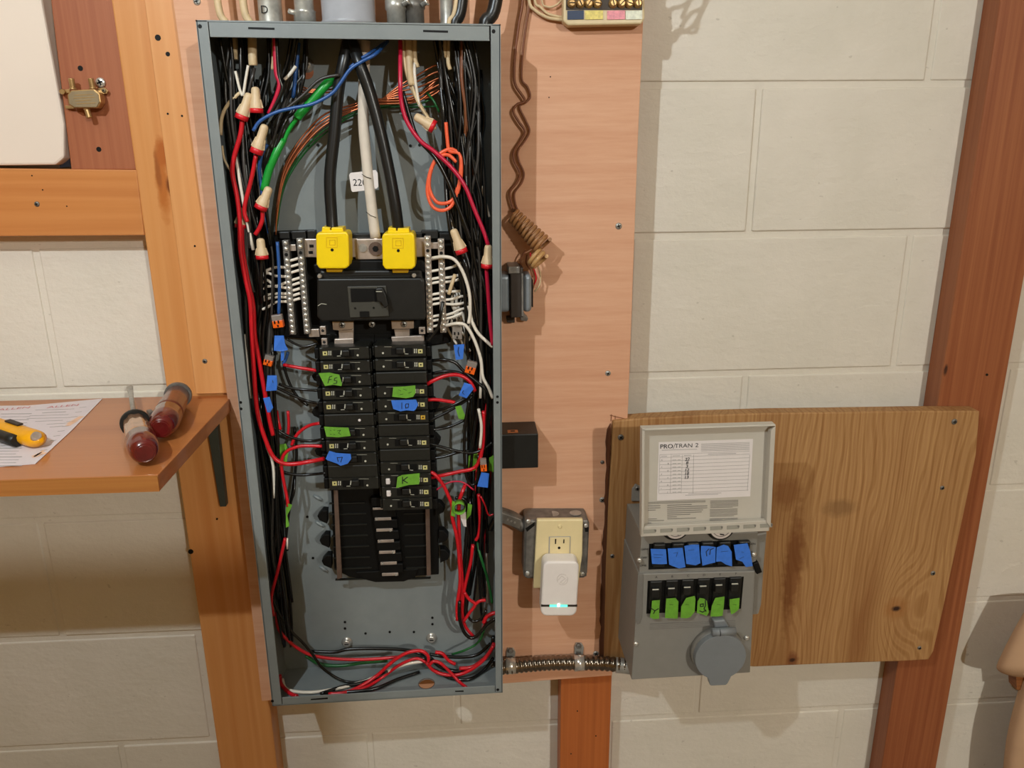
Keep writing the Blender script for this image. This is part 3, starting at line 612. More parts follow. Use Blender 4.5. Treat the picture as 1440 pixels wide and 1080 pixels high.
Lc = ['topmost in the left column, under the main breaker', 'second down the left column with red wire above', 'third down the left column, green tape reading F 5', 'fourth down the left column, just below the F 5 tape', 'fifth down the left column', 'handleless black blank with one white dot in the left column', 'left column, green tape with illegible marks', 'left column, bare handle between green tape and blue tape 17', 'left column, blue tape reading 17', 'wide blank space filler below the blue tape 17', 'lowest in the left column, above the empty bus stabs']
lv = [497, 516, 534.5, 553.5, 572.5, 591, 609, 627.5, 646, 663, 680]
for i, v in enumerate(lv):
    x = 449+i*1.35 + (0 if i else 0)
    o_ = breaker('L', i, x, x+70, v, 'black circuit breaker '+Lc[i], blank=i in (5, 9), h=17.6)
    if i == 5: O('white_dot', MB().cyl(*yax(505.5, 591, .1176, .116), .0018, seg=10), 'label', o_)
    if i == 2: tape(0, [(448, 525), (463, 524), (477, 527), (481, 540), (480, 543), (468, 541), (457, 543), (453, 535)], .1265, 'limetape', 'green masking tape marked F 5', [[(461, 539), (463.5, 530), (467, 529)], [(462, 534), (466, 533.5)], [(474, 531), (470.5, 532), (470, 535), (474, 536), (473, 539), (469, 539.5)]], parent=o_)
    if i == 6: tape(0, [(455.5, 600), (473, 601), (490, 601.5), (493, 613), (476, 615), (459, 614)], .1265, 'limetape', 'green masking tape with faint marks', [[(464, 605), (466, 606)], [(464, 611), (466, 611)], [(469, 605), (471, 605)], [(474, 606), (479, 605), (476, 609), (479, 611)], [(469, 611), (471, 611)]], w=.0005, parent=o_)
    if i == 8: tape(0, [(463, 634), (473, 637), (493, 638.5), (494, 645), (489, 652), (479, 655), (474, 652), (460, 647), (458, 645)], .1265, 'bluetape', 'blue masking tape marked 17', [[(474, 643), (475.5, 649)], [(475, 643.5), (481.5, 643), (479, 650)]], parent=o_)
Rc = ['topmost in the right column, under the main breaker', 'second down the right column', 'blank space filler below the second breaker of the right column', 'right column, green tape with illegible marks', 'right column, blue tape reading 10', 'right column with amber rating label under the blue tape 10', 'blank filler in the right column between two bare breakers', 'right column, bare handle level with the blue tape 17 opposite', 'blank filler in the right column above the K breaker pair', 'right column, handle just above the green tape K', 'right column, green tape reading K and a white tip', 'right column, second white-tipped unit below the K tape', 'lowest in the right column, above the bus stabs']
rv = [494, 513, 531.5, 550.5, 569, 587, 605, 622.5, 640, 657.5, 675, 692, 709]
for i, v in enumerate(rv):
    x = 526.5+i*.95
    o_ = breaker('R', i, x, x+72.5-i*.2, v, 'black circuit breaker '+Rc[i], blank=i in (2, 6, 8), amber=(i == 5), h=17.0)
    if i in (10, 11): O('white_tip', MB().bp(x+6.5, v-1.5, x+12.5, v+6.5, .1195, .003), 'label', o_, bevel=.001)
    if i == 3: tape(0, [(553, 544), (570, 543.5), (584, 542), (584.5, 552), (581, 558), (571, 560), (551.5, 558)], .1265, 'limetape', 'green masking tape with smudged writing', [[(560, 548), (564, 550)], [(567, 547), (572, 549)], [(574, 553), (579, 551)], [(562, 555), (567, 554)]], w=.0004, parent=o_)
    if i == 4: tape(0, [(550, 563), (585, 562), (588, 569), (585, 575), (582, 578), (572, 577), (563, 578.5), (553, 575)], .1265, 'bluetape', 'blue masking tape marked 10', [[(565, 566.5), (565, 574.5)], [(571, 568), (574.5, 568), (574, 573), (570.5, 574), (570, 570), (571, 568)]], parent=o_)
    if i == 10: tape(0, [(559, 671), (566, 668), (590, 665.5), (590, 679), (589, 681), (575, 682), (557, 686.5)], .1265, 'limetape', 'green masking tape marked K', [[(566, 671), (566, 680)], [(573, 671), (567, 675.5)], [(567, 675.5), (573, 679)]], w=.0013, parent=o_)

# ------------------------------------------------------------------ fittings on top of the panel
tz = A_.z
def topfit(name, label, u, v, r, d, mat, prof=None, extras=None):
    p = at(u, v, d); a_ = V((p.x, p.y, tz-.001)); b_ = V((p.x, p.y, tz+.09)); o_ = T(name, label, name.replace('_', ' '), a_)
    O('barrel', MB().lathe(a_, b_, prof or [(0, r*1.04), (.05, r*1.04), (.06, r), (1, r)], 28), mat, o_); return o_, a_
f1, p1 = topfit('conduit_connector', 'cast metal conduit connector with a raised letter D, leftmost on the panel top', 380, 15, .0135, .095, 'steel')
m = MB(); text(m, 'D', p1+V((-.0035, -.0140, .016)), .012); O('raised_letter', m, 'jet', f1)
f2, p2 = topfit('conduit_connector', 'ribbed steel cable connector between the D fitting and the fat grey pipe', 428, 15, .0125, .095, 'steel', [(0, .0125), (.16, .0125), (.18, .0132), (.2, .0110), (1, .0110)])
O('clamp_screw', MB().cyl(p2+V((-.017, -.006, .016)), p2+V((-.009, -.006, .014)), .003, seg=10), 'chrome', f2)
f3, p3 = topfit('service_conduit', 'fat pale grey plastic conduit entering the panel top', 490, 15, .0305, .098, 'pvc')
O('lock_ring', MB().ring([V((p3.x+.0315*math.cos(t/24*math.tau), p3.y+.0315*math.sin(t/24*math.tau), tz-.0065)) for t in range(25)], [.005]*25, 8, cap=False), 'nut', f3)
f4, p4 = topfit('cable_clamp', 'steel cable clamp just right of the fat grey conduit', 557, 15, .011, .097, 'steel', [(0, .011), (.18, .011), (.2, .0125), (.3, .0125), (.32, .010), (1, .010)])
f5, p5 = topfit('cable_clamp', 'steel cable clamp with side screw, second right of the grey conduit', 583, 15, .0110, .092, 'darksteel', [(0, .011), (.2, .011), (.22, .0125), (.3, .0125), (.32, .010), (1, .010)])
for f, p in ((f4, p4), (f5, p5)): O('clamp_screw', MB().lathe(p+V((.009, -.010, .022)), p+V((.016, -.012, .026)), [(0, .003), (.7, .003), (.75, .0045), (1, .004)], 12), 'chrome', f)
f6, p6 = topfit('cable_clamp', 'small steel cable clamp beside the thick black cable', 629, 15, .0085, .09, 'steel')

# ------------------------------------------------------------------ wires
def wallx(z, left):
    if left: t = (z-D_.z)/(A_.z-D_.z); return D_.x+(A_.x-D_.x)*t
    t = (z-C_.z)/(B_.z-C_.z); return C_.x+(B_.x-C_.x)*t
def P3(pts, d, r, clamp=True):
    out = []
    for i, q in enumerate(pts):
        p = at(q[0], q[1], q[2] if len(q) > 2 else d)
        if clamp:
            lx, rx = wallx(p.z, True)+.003+r, wallx(p.z, False)-.003-r; p.x = min(max(p.x, lx), rx)
            p.y = min(p.y, -DB-r-.0005); p.z = min(p.z, A_.z-.003-r)
            zf = D_.z+.0035+r+(C_.z-D_.z)*(p.x-D_.x)/(C_.x-D_.x)
            if p.z < zf:
                q2 = atz(q[0], q[1], zf); p = V((q2.x, min(-DB-r-.0005, max(q2.y, -DF+.004+r)), zf))
                p.x = min(max(p.x, wallx(zf, True)+.003+r), wallx(zf, False)-.003-r)
        out.append(p)
    return out
def wire(pts, d, r, mat, label, group=None, clamp=True, cat='wire', seg=8, name=None, sub=5, jit=0):
    P = P3(pts, d, r, clamp)
    return O(name or (label_name(mat)), MB().tube(P, r, seg, sub), mat, None, label, cat, group)
def label_name(mat):
    return {'wblack': 'black_wire', 'wgrey': 'black_wire', 'wred': 'red_wire', 'wpink': 'red_wire', 'wwhite': 'white_wire', 'wtan': 'jacketed_cable', 'wgreen': 'green_wire', 'wblue': 'blue_wire', 'worange': 'orange_wire', 'wbrown': 'bell_wire', 'copper': 'copper_wire', 'feeder': 'feeder_cable', 'feederwhite': 'feeder_cable', 'greentape': 'green_wire'}[mat]
# feeders
wire([(489, 58, .098), (484, 85), (476, 125), (470, 190), (464, 250), (466, 300), (468, 330, .108)], .106, .0072, 'feeder', 'thick black feeder cable running down to the left yellow lug cover', seg=14, cat='cable')
wire([(495, 58, .100), (505, 88), (520, 130), (535, 185), (547, 240), (556, 290), (561, 330, .110)], .114, .0072, 'feeder', 'thick black feeder cable slanting to the right yellow lug cover', seg=14, cat='cable')
fw_ = wire([(513, 58, .094), (512, 110), (511, 170), (516, 230), (522, 285), (528, 334, .098)], .097, .0066, 'feederwhite', 'thick feeder cable wrapped in white tape between the black feeders', seg=14, cat='cable')
O('bare_end', MB().cyl(at(528.5, 332, .098), at(529.5, 341, .098), .0058, seg=12), 'alu', fw_)
for L_ in ([(509, 245, .1045), (515, 249, .105), (522, 251, .1035)], [(515, 298, .105), (521, 303, .105), (529, 306, .104)]): O('tape_seam', MB().pen([(a_, b_) for a_, b_, _ in L_], .1046, .0007), 'jet', fw_)
st_ = O('cable_sticker', MB().plate([(491, 246), (493, 243), (512, 241), (528, 239), (531, 243), (532, 262), (530, 265), (512, 268), (496, 270), (494, 268)], .0985, .0006), 'label', None, 'white sticker printed 220 stuck to the white feeder cable', 'sticker')
m = MB(); text(m, '220', at(506, 257, .0989), .0115); O('printed_number', m, 'ink', st_)

R12 = .0026; R14 = .0020
reds = [
 ([(341, 168), (338, 190), (329, 222), (327, 245), (333, 275), (337, 310), (338, 350), (345, 392), (352, 425), (354, 470), (357, 520), (362, 580), (374, 620), (385, 643), (400, 652), (418, 652), (436, 649), (456, 645, .108)], .118, R12+.0003, 'long red wire from the upper left wire nut curving into the breaker taped 17'),
 ([(340, 319), (341, 350), (348, 390), (356, 430), (358, 470), (364, 505), (372, 550), (379, 590), (384, 612)], .110, R12+.0003, 'red wire falling from the half-hidden left wire nut to the left breakers'),
 ([(360, 218), (356, 240), (351, 262), (345, 285), (344, 300), (348, 312)], .118, R12, 'short red wire hanging from the second wire nut on the left side'),
 ([(369, 292), (369, 308), (365, 320), (359, 330)], .116, R12, 'short curved red wire under the wire nut beside the bare back plate'),
 ([(399, 513, .100), (420, 517), (445, 521, .105)], .104, R14+.0003, 'straight red wire into the second left breaker'),
 ([(450, 595, .105), (436, 598), (424, 605), (415, 615), (410, 626)], .100, R14+.0002, 'red wire arching into the left blank breaker above the green tape'),
 ([(453, 627.5, .107), (435, 627), (419, 628), (403, 635), (396, 648), (397, 665), (400, 682), (404, 702), (405, 712)], .106, R14+.0003, 'red wire looping from the bare left breaker down to a green tape knot'),
 ([(401, 757), (397, 775), (390, 805), (381, 840), (377, 866)], .106, R14+.0003, 'red wire leaving the green tape knot towards the lower left corner'),
 ([(405, 578), (406, 600), (404, 615)], .090, R14, 'short vertical red wire segment left of the breakers'),
 ([(389, 578, .09), (391, 592), (394, 604)], .10, R14+.0004, 'faint red wire below the lower blue flag on the left'),
 ([(377, 578, .1), (378, 590), (382, 603)], .10, R14+.0004, 'dark red wire stub beside the left bundle'),
 ([(563, 46, .1), (563, 110), (564, 140), (572, 170), (590, 197), (612, 214), (637, 238), (654, 262), (667, 294), (680, 325), (687, 346)], .120, R12, 'crimson wire sweeping diagonally to the wire nut at the right rim'),
 ([(684, 377), (686, 405), (688, 435), (690, 460), (693, 485)], .118, R12, 'crimson wire dropping from the right rim wire nut'),
 ([(592, 545, .105), (608, 536), (625, 529), (640, 527), (652, 530), (662, 538), (668, 550)], .108, R12, 'red wire curving into the right breaker with green tape'),
 ([(592, 563, .105), (612, 562), (628, 564), (640, 566)], .106, R12-.0002, 'red wire entering the breaker taped 10'),
 ([(604, 672, .104), (625, 668), (647, 663), (665, 659), (674, 648), (679, 625), (680, 600), (680, 578)], .112, R12, 'red wire bending from the right bundle to the breaker above K'),
 ([(598, 663, .107), (610, 666), (622, 680), (630, 696), (636, 712), (636, 728), (643, 758), (646, 790), (647, 820), (643, 850), (643, 872)], .114, R12, 'red wire from the K breaker down through the green tape curl'),
 ([(655, 680, .1), (650, 692), (646, 705), (645, 725), (646, 755), (648, 790), (650, 825), (647, 855)], .108, R12, 'red wire running beside the green tape curl to the lower right'),
 ([(600, 698, .105), (615, 688), (630, 679), (645, 677), (656, 681), (666, 689)], .105, .0012, 'thin pinkish red wire arching below the K breaker'),
 ([(673, 695), (674, 712), (675, 735), (673, 752), (669, 760)], .098, R12-.0002, 'dark red wire behind the blue flag at the lower right'),
 ([(676, 698), (682, 710), (687, 724), (694, 723)], .105, .0012, 'thin red wire kinked towards the right rim'),
 ([(665, 766), (662, 790), (656, 815), (652, 835), (650, 860), (654, 880), (664, 893), (668, 896)], .108, R12-.0002, 'red wire looping at the lower right corner below the tape curl'),
 ([(653, 833), (660, 843), (668, 850), (660, 862), (652, 874)], .112, R12-.0002, 'red wire bent back on itself near the lower right'),
 ([(668, 850), (675, 845), (683, 844)], .112, R12-.0002, 'short red wire end pointing to the right rim'),
 ([(680, 876), (684, 868), (692, 863), (698, 862)], .110, R12+.0004, 'red wire stub curling at the right rim, lower corner'),
 ([(672, 893), (678, 886), (684, 874)], .106, R12-.0003, 'red wire fragment above the bottom right bundle'),
 ([(380, 862), (392, 885), (410, 905), (430, 918), (450, 924), (480, 927), (520, 927), (560, 924)], .090, R12-.0002, 'long red wire crossing the panel bottom from the left corner'),
 ([(462, 976), (485, 974), (505, 966), (530, 950), (550, 932), (570, 919), (590, 915), (601, 921), (603, 932)], .104, R12, 'red wire rising from the bottom edge to the tied bundle'),
 ([(468, 975), (510, 968), (538, 952), (562, 935), (585, 926), (600, 932)], .098, R12-.0003, 'second red wire under the rising one in the bottom bundle'),
 ([(604, 935), (610, 930), (620, 933), (634, 946), (645, 958), (656, 967)], .112, R12-.0002, 'red wire slanting down to the bottom edge right of the bundle tie'),
 ([(612, 917), (622, 919), (630, 928), (640, 934)], .104, R12, 'short red wire right of the bundle tie'),
 ([(600, 932), (610, 943), (628, 949), (648, 948), (668, 938), (684, 924), (694, 908)], .106, R12, 'red wire sagging from the bundle tie to the right rim'),
 ([(646, 940), (664, 938), (680, 927), (690, 915), (695, 905)], .100, R12+.0003, 'bright red wire above the sagging one at the lower right'),
 ([(388, 950), (396, 963), (408, 975), (418, 979)], .108, R12+.0002, 'red wire dipping into the bottom left corner'),
]
for pts, d, r, lb in reds: wire(pts, d, r, 'wpink' if 'crimson' in lb or 'pink' in lb else 'wred', lb)
blacks = [
 ([(566, 128), (578, 170), (588, 195), (612, 222), (630, 255), (645, 292), (655, 318), (662, 338)], .116, R12, 'black wire running parallel below the crimson diagonal wire'),
 ([(650, 358, .11), (655, 372), (659, 392), (663, 420), (668, 452)], .116, R12, 'black wire leaving the upright wire nut on the right'),
 ([(447, 549, .105), (428, 548), (410, 546), (392, 540)], .102, R14, 'black wire into the fourth left breaker'),
 ([(449, 567, .105), (432, 564), (412, 556), (395, 548), (386, 543)], .100, R14, 'shiny black wire into the fifth left breaker'),
 ([(433, 570, .09), (420, 560), (410, 545), (402, 525), (398, 505)], .09, R14, 'black wire crossing behind the left breaker leads'),
 ([(456, 617, .106), (440, 620), (424, 619), (405, 613), (388, 603), (378, 600)], .102, R14, 'black wire into the breaker with green tape on the left'),
 ([(458, 665, .106), (440, 667), (420, 668), (400, 664), (384, 655)], .100, R14, 'black wire into the left space filler row'),
 ([(446, 483, .095), (430, 487), (418, 485), (402, 476)], .096, R14-.0004, 'thin black wire from the left terminal bars'),
 ([(415, 660, .08), (414, 690), (408, 712), (402, 760)], .095, R14-.0004, 'thin black wire joining the green tape knot on the left'),
 ([(414, 600, .075), (417, 640), (413, 680), (408, 710)], .08, R14, 'black wire hanging beside the left back plate'),
 ([(608, 507, .105), (625, 506), (640, 510), (652, 522), (668, 535), (682, 547), (693, 562)], .112, R14+.0002, 'black wire from the second right breaker to the right rim'),
 ([(608, 525, .1), (628, 522), (645, 524), (656, 529)], .104, R14, 'black wire from the right column filler row'),
 ([(611, 578, .1), (632, 572), (650, 563), (665, 553)], .108, R14, 'shiny black wire below the breaker taped 10'),
 ([(594, 598, .105), (610, 589), (628, 580), (645, 570), (665, 557)], .106, R14, 'black wire rising from the amber-labelled breaker'),
 ([(603, 605, .1), (625, 602), (640, 597), (655, 590)], .096, R14, 'black wire behind the amber-labelled breaker lead'),
 ([(600, 623, .105), (620, 628), (642, 634), (665, 637), (682, 630), (692, 622)], .108, R14, 'black wire from the bare right breaker to the rim'),
 ([(606, 645, .103), (625, 642), (645, 636), (660, 634)], .104, R14, 'black wire from the filler above the K pair'),
 ([(660, 560), (654, 600), (653, 640), (656, 670), (664, 682), (672, 672), (673, 640)], .108, R14, 'black wire making a loop beside the lower right lever connector'),
 ([(646, 845), (646, 868), (652, 888), (662, 897), (672, 893), (685, 878), (697, 870)], .116, R12, 'black wire loop at the lower right corner'),
 ([(656, 838), (656, 858), (662, 872), (674, 872), (684, 858)], .110, R14, 'thin black wire loop inside the lower right coil'),
 ([(380, 842), (392, 862), (410, 888), (424, 902), (438, 918), (452, 938), (468, 950), (485, 958), (503, 959), (525, 953), (545, 944)], .100, R14, 'black wire diving across the lower left corner'),
 ([(436, 916, .075), (470, 917), (490, 913), (530, 912), (570, 914), (592, 920), (603, 932)], .078, R12, 'black wire lying along the bottom of the back plate'),
 ([(450, 976), (480, 966), (510, 960), (540, 948), (565, 934), (590, 925), (603, 930)], .092, R12, 'black wire under the red ones at the bottom'),
 ([(604, 920), (625, 923), (650, 924), (672, 920), (690, 905)], .084, R12, 'black wire right of the bundle tie on the back plate'),
 ([(605, 925), (620, 938), (645, 944), (668, 936), (688, 918), (694, 895)], .094, R12+.0003, 'black wire sagging beside the red one at the lower right'),
 ([(610, 942), (635, 954), (660, 955), (680, 943), (694, 925)], .088, R12, 'black wire lowest in the right bottom sag'),
 ([(455, 975), (520, 970), (560, 955), (590, 945)], .086, R12, 'black wire lying on the panel floor below the white one'),
 ([(623, 424, .108), (620, 440), (617, 458), (609, 472), (602, 480)], .112, R14, 'black wire curling from the tan stub to the first right breaker'),
 ([(660, 700), (662, 760), (660, 800), (655, 850), (652, 870)], .088, .0040, 'thick dark cable behind the lower right wires'),
 ([(674, 760), (674, 800), (676, 850), (678, 872)], .092, R14, 'black wire dropping straight at the lower right'),
 ([(640, 700, .1), (655, 705), (657, 740), (652, 800), (649, 840)], .100, R12, 'black wire beside the two red ones under the tape curl'),
 ([(689, 745), (694, 735), (700, 730)], .09, .0045, 'thick black cable end curving to the right rim'),
]
for pts, d, r, lb in blacks: wire(pts, d, r, 'wblack', lb)
whites = [
 ([(608, 363, .106), (625, 361), (640, 366), (652, 385), (660, 412), (661, 440), (659, 455)], .118, R14+.0002, 'white wire arching from the top of the right terminal bars', 'wwhite'),
 ([(659, 430), (664, 452), (672, 468), (684, 480), (693, 488)], .116, R14+.0002, 'white wire slanting to the right rim below the bars', 'wwhite'),
 ([(627, 458, .106), (642, 455), (655, 458), (667, 478), (676, 505), (679, 530), (687, 545), (693, 560)], .118, R14+.0002, 'long white wire curving down beside the right bundle', 'wwhite'),
 ([(673, 575), (677, 600), (675, 630)], .116, R14, 'white wire piece right of the right breakers', 'wwhite'),
 ([(394, 955), (402, 968), (420, 973), (445, 973), (480, 967), (515, 957), (545, 944), (570, 934), (594, 930)], .096, R12-.0002, 'white wire lying across the bottom of the panel', 'wwhite'),
 ([(362, 573), (368, 600), (376, 630), (384, 655), (386, 700)], .102, R14, 'greyish white wire low in the left bundle', 'wwhite'),
 ([(345, 470), (346, 520), (352, 560)], .098, R14-.0004, 'pale wire against the left wall of the panel', 'wwhite'),
 ([(404, 757), (404, 772)], .105, .0012, 'bare white core at the left green tape knot', 'wwhite'),
 ([(331, 100), (337, 125), (341, 135)], .112, R14-.0003, 'thin white wire entering the first left wire nut', 'wwhite'),
 ([(349, 92), (345, 115), (342, 135)], .112, R14-.0003, 'thin white wire beside it entering the same left wire nut', 'wwhite'),
 ([(400, 112), (408, 104), (416, 93)], .098, R14, 'white wire end pointing up by the back plate screw', 'wwhite'),
 ([(583, 82, .1), (583, 100), (585, 120), (590, 150)], .112, R14-.0002, 'white wire beside the tan cables, top right', 'wwhite'),
 ([(660, 200), (667, 230), (678, 265), (688, 305)], .104, R14-.0004, 'thin pale wire in the right bundle', 'wwhite'),
]
for pts, d, r, lb, mt in whites: wire(pts, d, r, mt, lb)
g = 'short white wires from the left terminal bars'
for y0, y1, y2 in ((376, 375, 380), (389, 387, 384), (397, 401, 394), (405, 402, 403), (413, 412, 415), (418, 417, 420), (424, 424, 432)):
    wire([(403, y0, .104), (388, y1+1), (376, y2), (369, y2+4+random.uniform(-1, 2))], .100, R14-.0002, 'wwhite', 'short white wire fanning left from the outer left terminal bar', g)
g = 'short white wires between the left terminal bars'
for y in (364, 372.5, 381, 392, 399, 407, 414, 421):
    wire([(405, y+3, .102), (412, y+1.5), (422, y-1.5, .102)], .101, R14-.0002, 'wwhite', 'short white wire bridging the two left terminal bars', g)
g = 'short white wires between the right terminal bars'
for y in (363, 380, 391, 397, 413, 420, 427, 444, 450, 458):
    wire([(604, y+2, .102), (612, y+.5), (621, y-1, .102)], .101, R14-.0002, 'wwhite', 'short white wire bridging the two right terminal bars', g)
g = 'white wires fanning right from the terminal bars'
for y0, y1, x1 in ((379, 370, 653), (391, 386, 650), (397, 392, 655), (409, 409, 658), (422, 417, 660), (427, 427, 656), (444, 435, 662), (449, 441, 650)):
    wire([(623, y0, .102), (636, (y0+y1)/2+1), (648, y1), (x1, y1-1), (x1+4, y1+12)], .100, R14-.0002, 'wwhite', 'white wire fanning right from the inner right terminal bar', g)
g = 'tangled white wires behind the right bars'
for i in range(16):
    u = 632+random.uniform(0, 26); v = 400+random.uniform(0, 55)
    wire([(u, v, .075), (u+random.uniform(-6, 8), v+14), (u+random.uniform(-6, 12), v+28), (u+random.uniform(0, 14), v+40)], .085, R14-.0004, 'wwhite', 'pale wire in the tangle right of the terminal bars', g)
others = [
 ([(566, 46, .1), (569, 90), (578, 120), (592, 150), (606, 172), (612, 182)], .108, .0024, 'wtan', 'tan jacketed cable, outermost of the three at the top right'),
 ([(574, 44, .1), (576, 95), (579, 120)], .110, .0042, 'wtan', 'thick tan cable sheath at the top right'),
 ([(579, 118, .11), (586, 140), (598, 160), (609, 175)], .112, .0016, 'wtan', 'thin tan conductor entering the tilted wire nut'),
 ([(583, 44, .1), (583, 80), (587, 95)], .104, .0030, 'wtan', 'short frayed tan cable sheath by the blue wires'),
 ([(624, 44, .1), (624, 82)], .106, .0036, 'wtan', 'tan cable sheath left of a pair under the top right slot'),
 ([(631, 46, .1), (630, 84), (633, 98)], .108, .0024, 'wtan', 'tan cable sheath right of a pair under the top right slot'),
 ([(354, 42, .1), (355, 78), (356, 92)], .108, .0052, 'wtan', 'wide tan cable sheath above the second left wire nut'),
 ([(328, 46, .1), (330, 84)], .102, .0048, 'wtan', 'brownish cable sheath near the top left corner'),
 ([(386, 46, .1), (385, 80), (384, 98)], .105, .0026, 'wtan', 'pale cable sheath beside the red wires at the top left'),
 ([(308, 190), (312, 165), (322, 145), (338, 130)], .110, .0022, 'wtan', 'beige wire curving in from the left rim'),
 ([(304, 205), (316, 225), (330, 250)], .106, .0014, 'wtan', 'thin beige wire against the left panel wall'),
 ([(640, 386, .112), (636, 398), (631, 414)], .116, .0024, 'wtan', 'frayed tan cable stub right of the terminal bars'),
 ([(545, 58, .098), (528, 76), (508, 87), (492, 98), (478, 118), (466, 132), (440, 146), (412, 152), (388, 158), (366, 170), (356, 184)], .122, .0021, 'wblue', 'blue wire sweeping from top centre to the left bundle'),
 ([(541, 60, .098), (518, 76), (505, 84), (492, 95)], .116, .0018, 'wblue', 'second blue wire at the top centre'),
 ([(420, 60), (415, 112), (412, 138)], .088, .0024, 'wblue', 'dark blue wire hanging near the back plate screw'),
 ([(376, 203), (368, 218), (365, 240), (368, 266), (374, 300), (378, 328)], .104, .0021, 'wblue', 'blue wire in the left bundle below the green tape'),
 ([(390, 340), (392, 370), (393, 405), (392, 442)], .112, .0021, 'wblue', 'blue wire hanging down to the orange lever connector'),
 ([(405, 495), (402, 505), (398, 512)], .098, .0020, 'wblue', 'short blue wire under the first blue flag'),
 ([(468, 110, .1), (455, 123), (438, 143), (424, 158), (418, 166)], .106, .0052, 'greentape', 'fat green taped cable at the top left of the panel'),
 ([(419, 164, .104), (405, 185), (397, 205)], .100, .0026, 'greentape', 'narrow middle stretch of the green cable'),
 ([(398, 196, .1), (388, 216), (378, 240), (371, 268)], .104, .0050, 'greentape', 'lower green taped stretch beside the wire nuts'),
 ([(430, 922, .08), (450, 934), (480, 936), (510, 932), (545, 929)], .078, .0026, 'wgreen', 'green wire behind the bottom bundle'),
 ([(636, 920, .085), (652, 915), (668, 907), (676, 898), (681, 885)], .094, .0018, 'wgreen', 'green wire end at the lower right'),
 ([(671, 760, .09), (675, 780), (684, 808), (690, 835), (692, 848)], .104, .0020, 'wgreen', 'green wire dropping at the lower right rim'),
 ([(600, 130, .085), (610, 142), (618, 158)], .094, .0014, 'wgreen', 'thin green wire at the top right'),
]
for pts, d, r, mt, lb in others: wire(pts, d, r, mt, lb, cat='cable' if mt == 'wtan' else 'wire')
wire([(627, 172), (629, 195), (632, 212), (645, 216), (649, 235), (646, 262), (636, 288), (622, 296), (608, 290), (601, 270), (604, 245), (612, 225), (622, 214), (636, 210), (648, 222), (646, 250), (640, 275), (630, 285), (614, 284), (604, 265), (606, 240), (616, 222), (630, 218), (642, 228)], .112, .0023, 'worange', 'orange wire coiled into a double loop at the right', sub=6)
for i, (dy, dd, e) in enumerate(((0, .088, 0), (5, .085, 4), (9, .090, -8), (-6, .083, 7), (15, .086, -7), (21, .08, 2))):
    wire([(612+e, 118+dy*1.5, .085), (585, 138+dy*.6), (556, 142+dy*.4), (524, 143+dy*.5), (492, 152+dy*.6), (458, 166+dy), (432, 190+dy), (408, 224+dy), (396, 255+dy), (389, 300+dy), (388, 330)], dd, .0011, 'copper' if i < 4 else 'wgreen', 'bare copper ground wire swinging behind the feeders to the left bars' if i < 4 else 'dark green ground wire behind the feeders', 'ground wires behind the feeder cables', sub=4)
for i in range(5):
    wire([(530, 142+i, .082), (560, 138-i*4), (590, 140-i*9), (612, 132-i*10), (628, 118-i*6)], .086, .0011, 'copper', 'bare copper wire fanning out at the top right', 'copper wires fanning at the top right')
for i in range(3): wire([(425, 122+i*4, .09), (438, 126+i*2), (455, 124+i*3), (470, 120+i*5)], .092, .0010, 'copper', 'bare copper wire crossing the green taped cable', 'copper wires by the green cable')

# fill bundles: the wires one sees packed down both sides
def bundle(n, levels, cx, spread, dr, lab, grp, mats, r=(.0016, .0026), v0=(0, 1), v1=(4, 6)):
    for i in range(n):
        a0 = random.gauss(0, .6); s_ = random.randint(*v0); e_ = random.randint(*v1); dd = random.uniform(*dr); pts = []
        for j in range(s_, min(e_+1, len(levels))):
            a0 = max(-1.1, min(1.1, a0+random.gauss(0, .35))); dd = max(dr[0], min(dr[1], dd+random.gauss(0, .005)))
            pts.append((cx[j]+a0*spread[j], levels[j]+random.uniform(-10, 10), dd))
        if len(pts) < 3: continue
        mt = random.choices([m_[0] for m_ in mats], [m_[1] for m_ in mats])[0]
        nm = {'wblack': 'black', 'wgrey': 'dull dark', 'wwhite': 'white', 'wred': 'red', 'wbrown': 'brown', 'wtan': 'beige'}[mt]
        wire(pts, .1, random.uniform(*r), mt, nm+' '+lab, nm+' '+grp, seg=6, sub=4)
LV = [40, 105, 165, 225, 290, 355, 420, 490, 560, 630, 700, 770, 840, 900]
Lx = [345, 345, 345, 346, 352, 362, 366, 368, 370, 376, 382, 390, 398, 405]; Ls = [34, 30, 26, 24, 20, 19, 18, 17, 15, 14, 14, 13, 12, 12]
bundle(34, LV, Lx, Ls, (.066, .112), 'wire in the upper half of the long left bundle of the panel', 'wires of the left bundle', (('wblack', 20), ('wgrey', 5), ('wwhite', 1.2)), v0=(0, 3), v1=(5, 9))
bundle(26, LV, Lx, Ls, (.064, .104), 'wire in the lower half of the left bundle, beside the breakers', 'wires of the lower left bundle', (('wblack', 20), ('wgrey', 3), ('wred', 1.0)), v0=(6, 9), v1=(11, 13))
RX_ = [640, 648, 652, 652, 656, 664, 670, 674, 674, 674, 673, 670, 668, 674]; Rs = [28, 26, 26, 24, 24, 22, 18, 15, 14, 14, 14, 14, 16, 12]
bundle(42, LV, RX_, Rs, (.068, .112), 'wire in the upper half of the long right bundle of the panel', 'wires of the right bundle', (('wblack', 20), ('wgrey', 5), ('wbrown', 1.2), ('wwhite', 1)), v0=(0, 1), v1=(5, 8))
bundle(20, LV, RX_, Rs, (.066, .102), 'wire in the lower half of the right bundle, beside the breakers', 'wires of the lower right bundle', (('wblack', 16), ('wgrey', 3), ('wred', 2.5), ('wwhite', .6)), v0=(6, 8), v1=(10, 12))
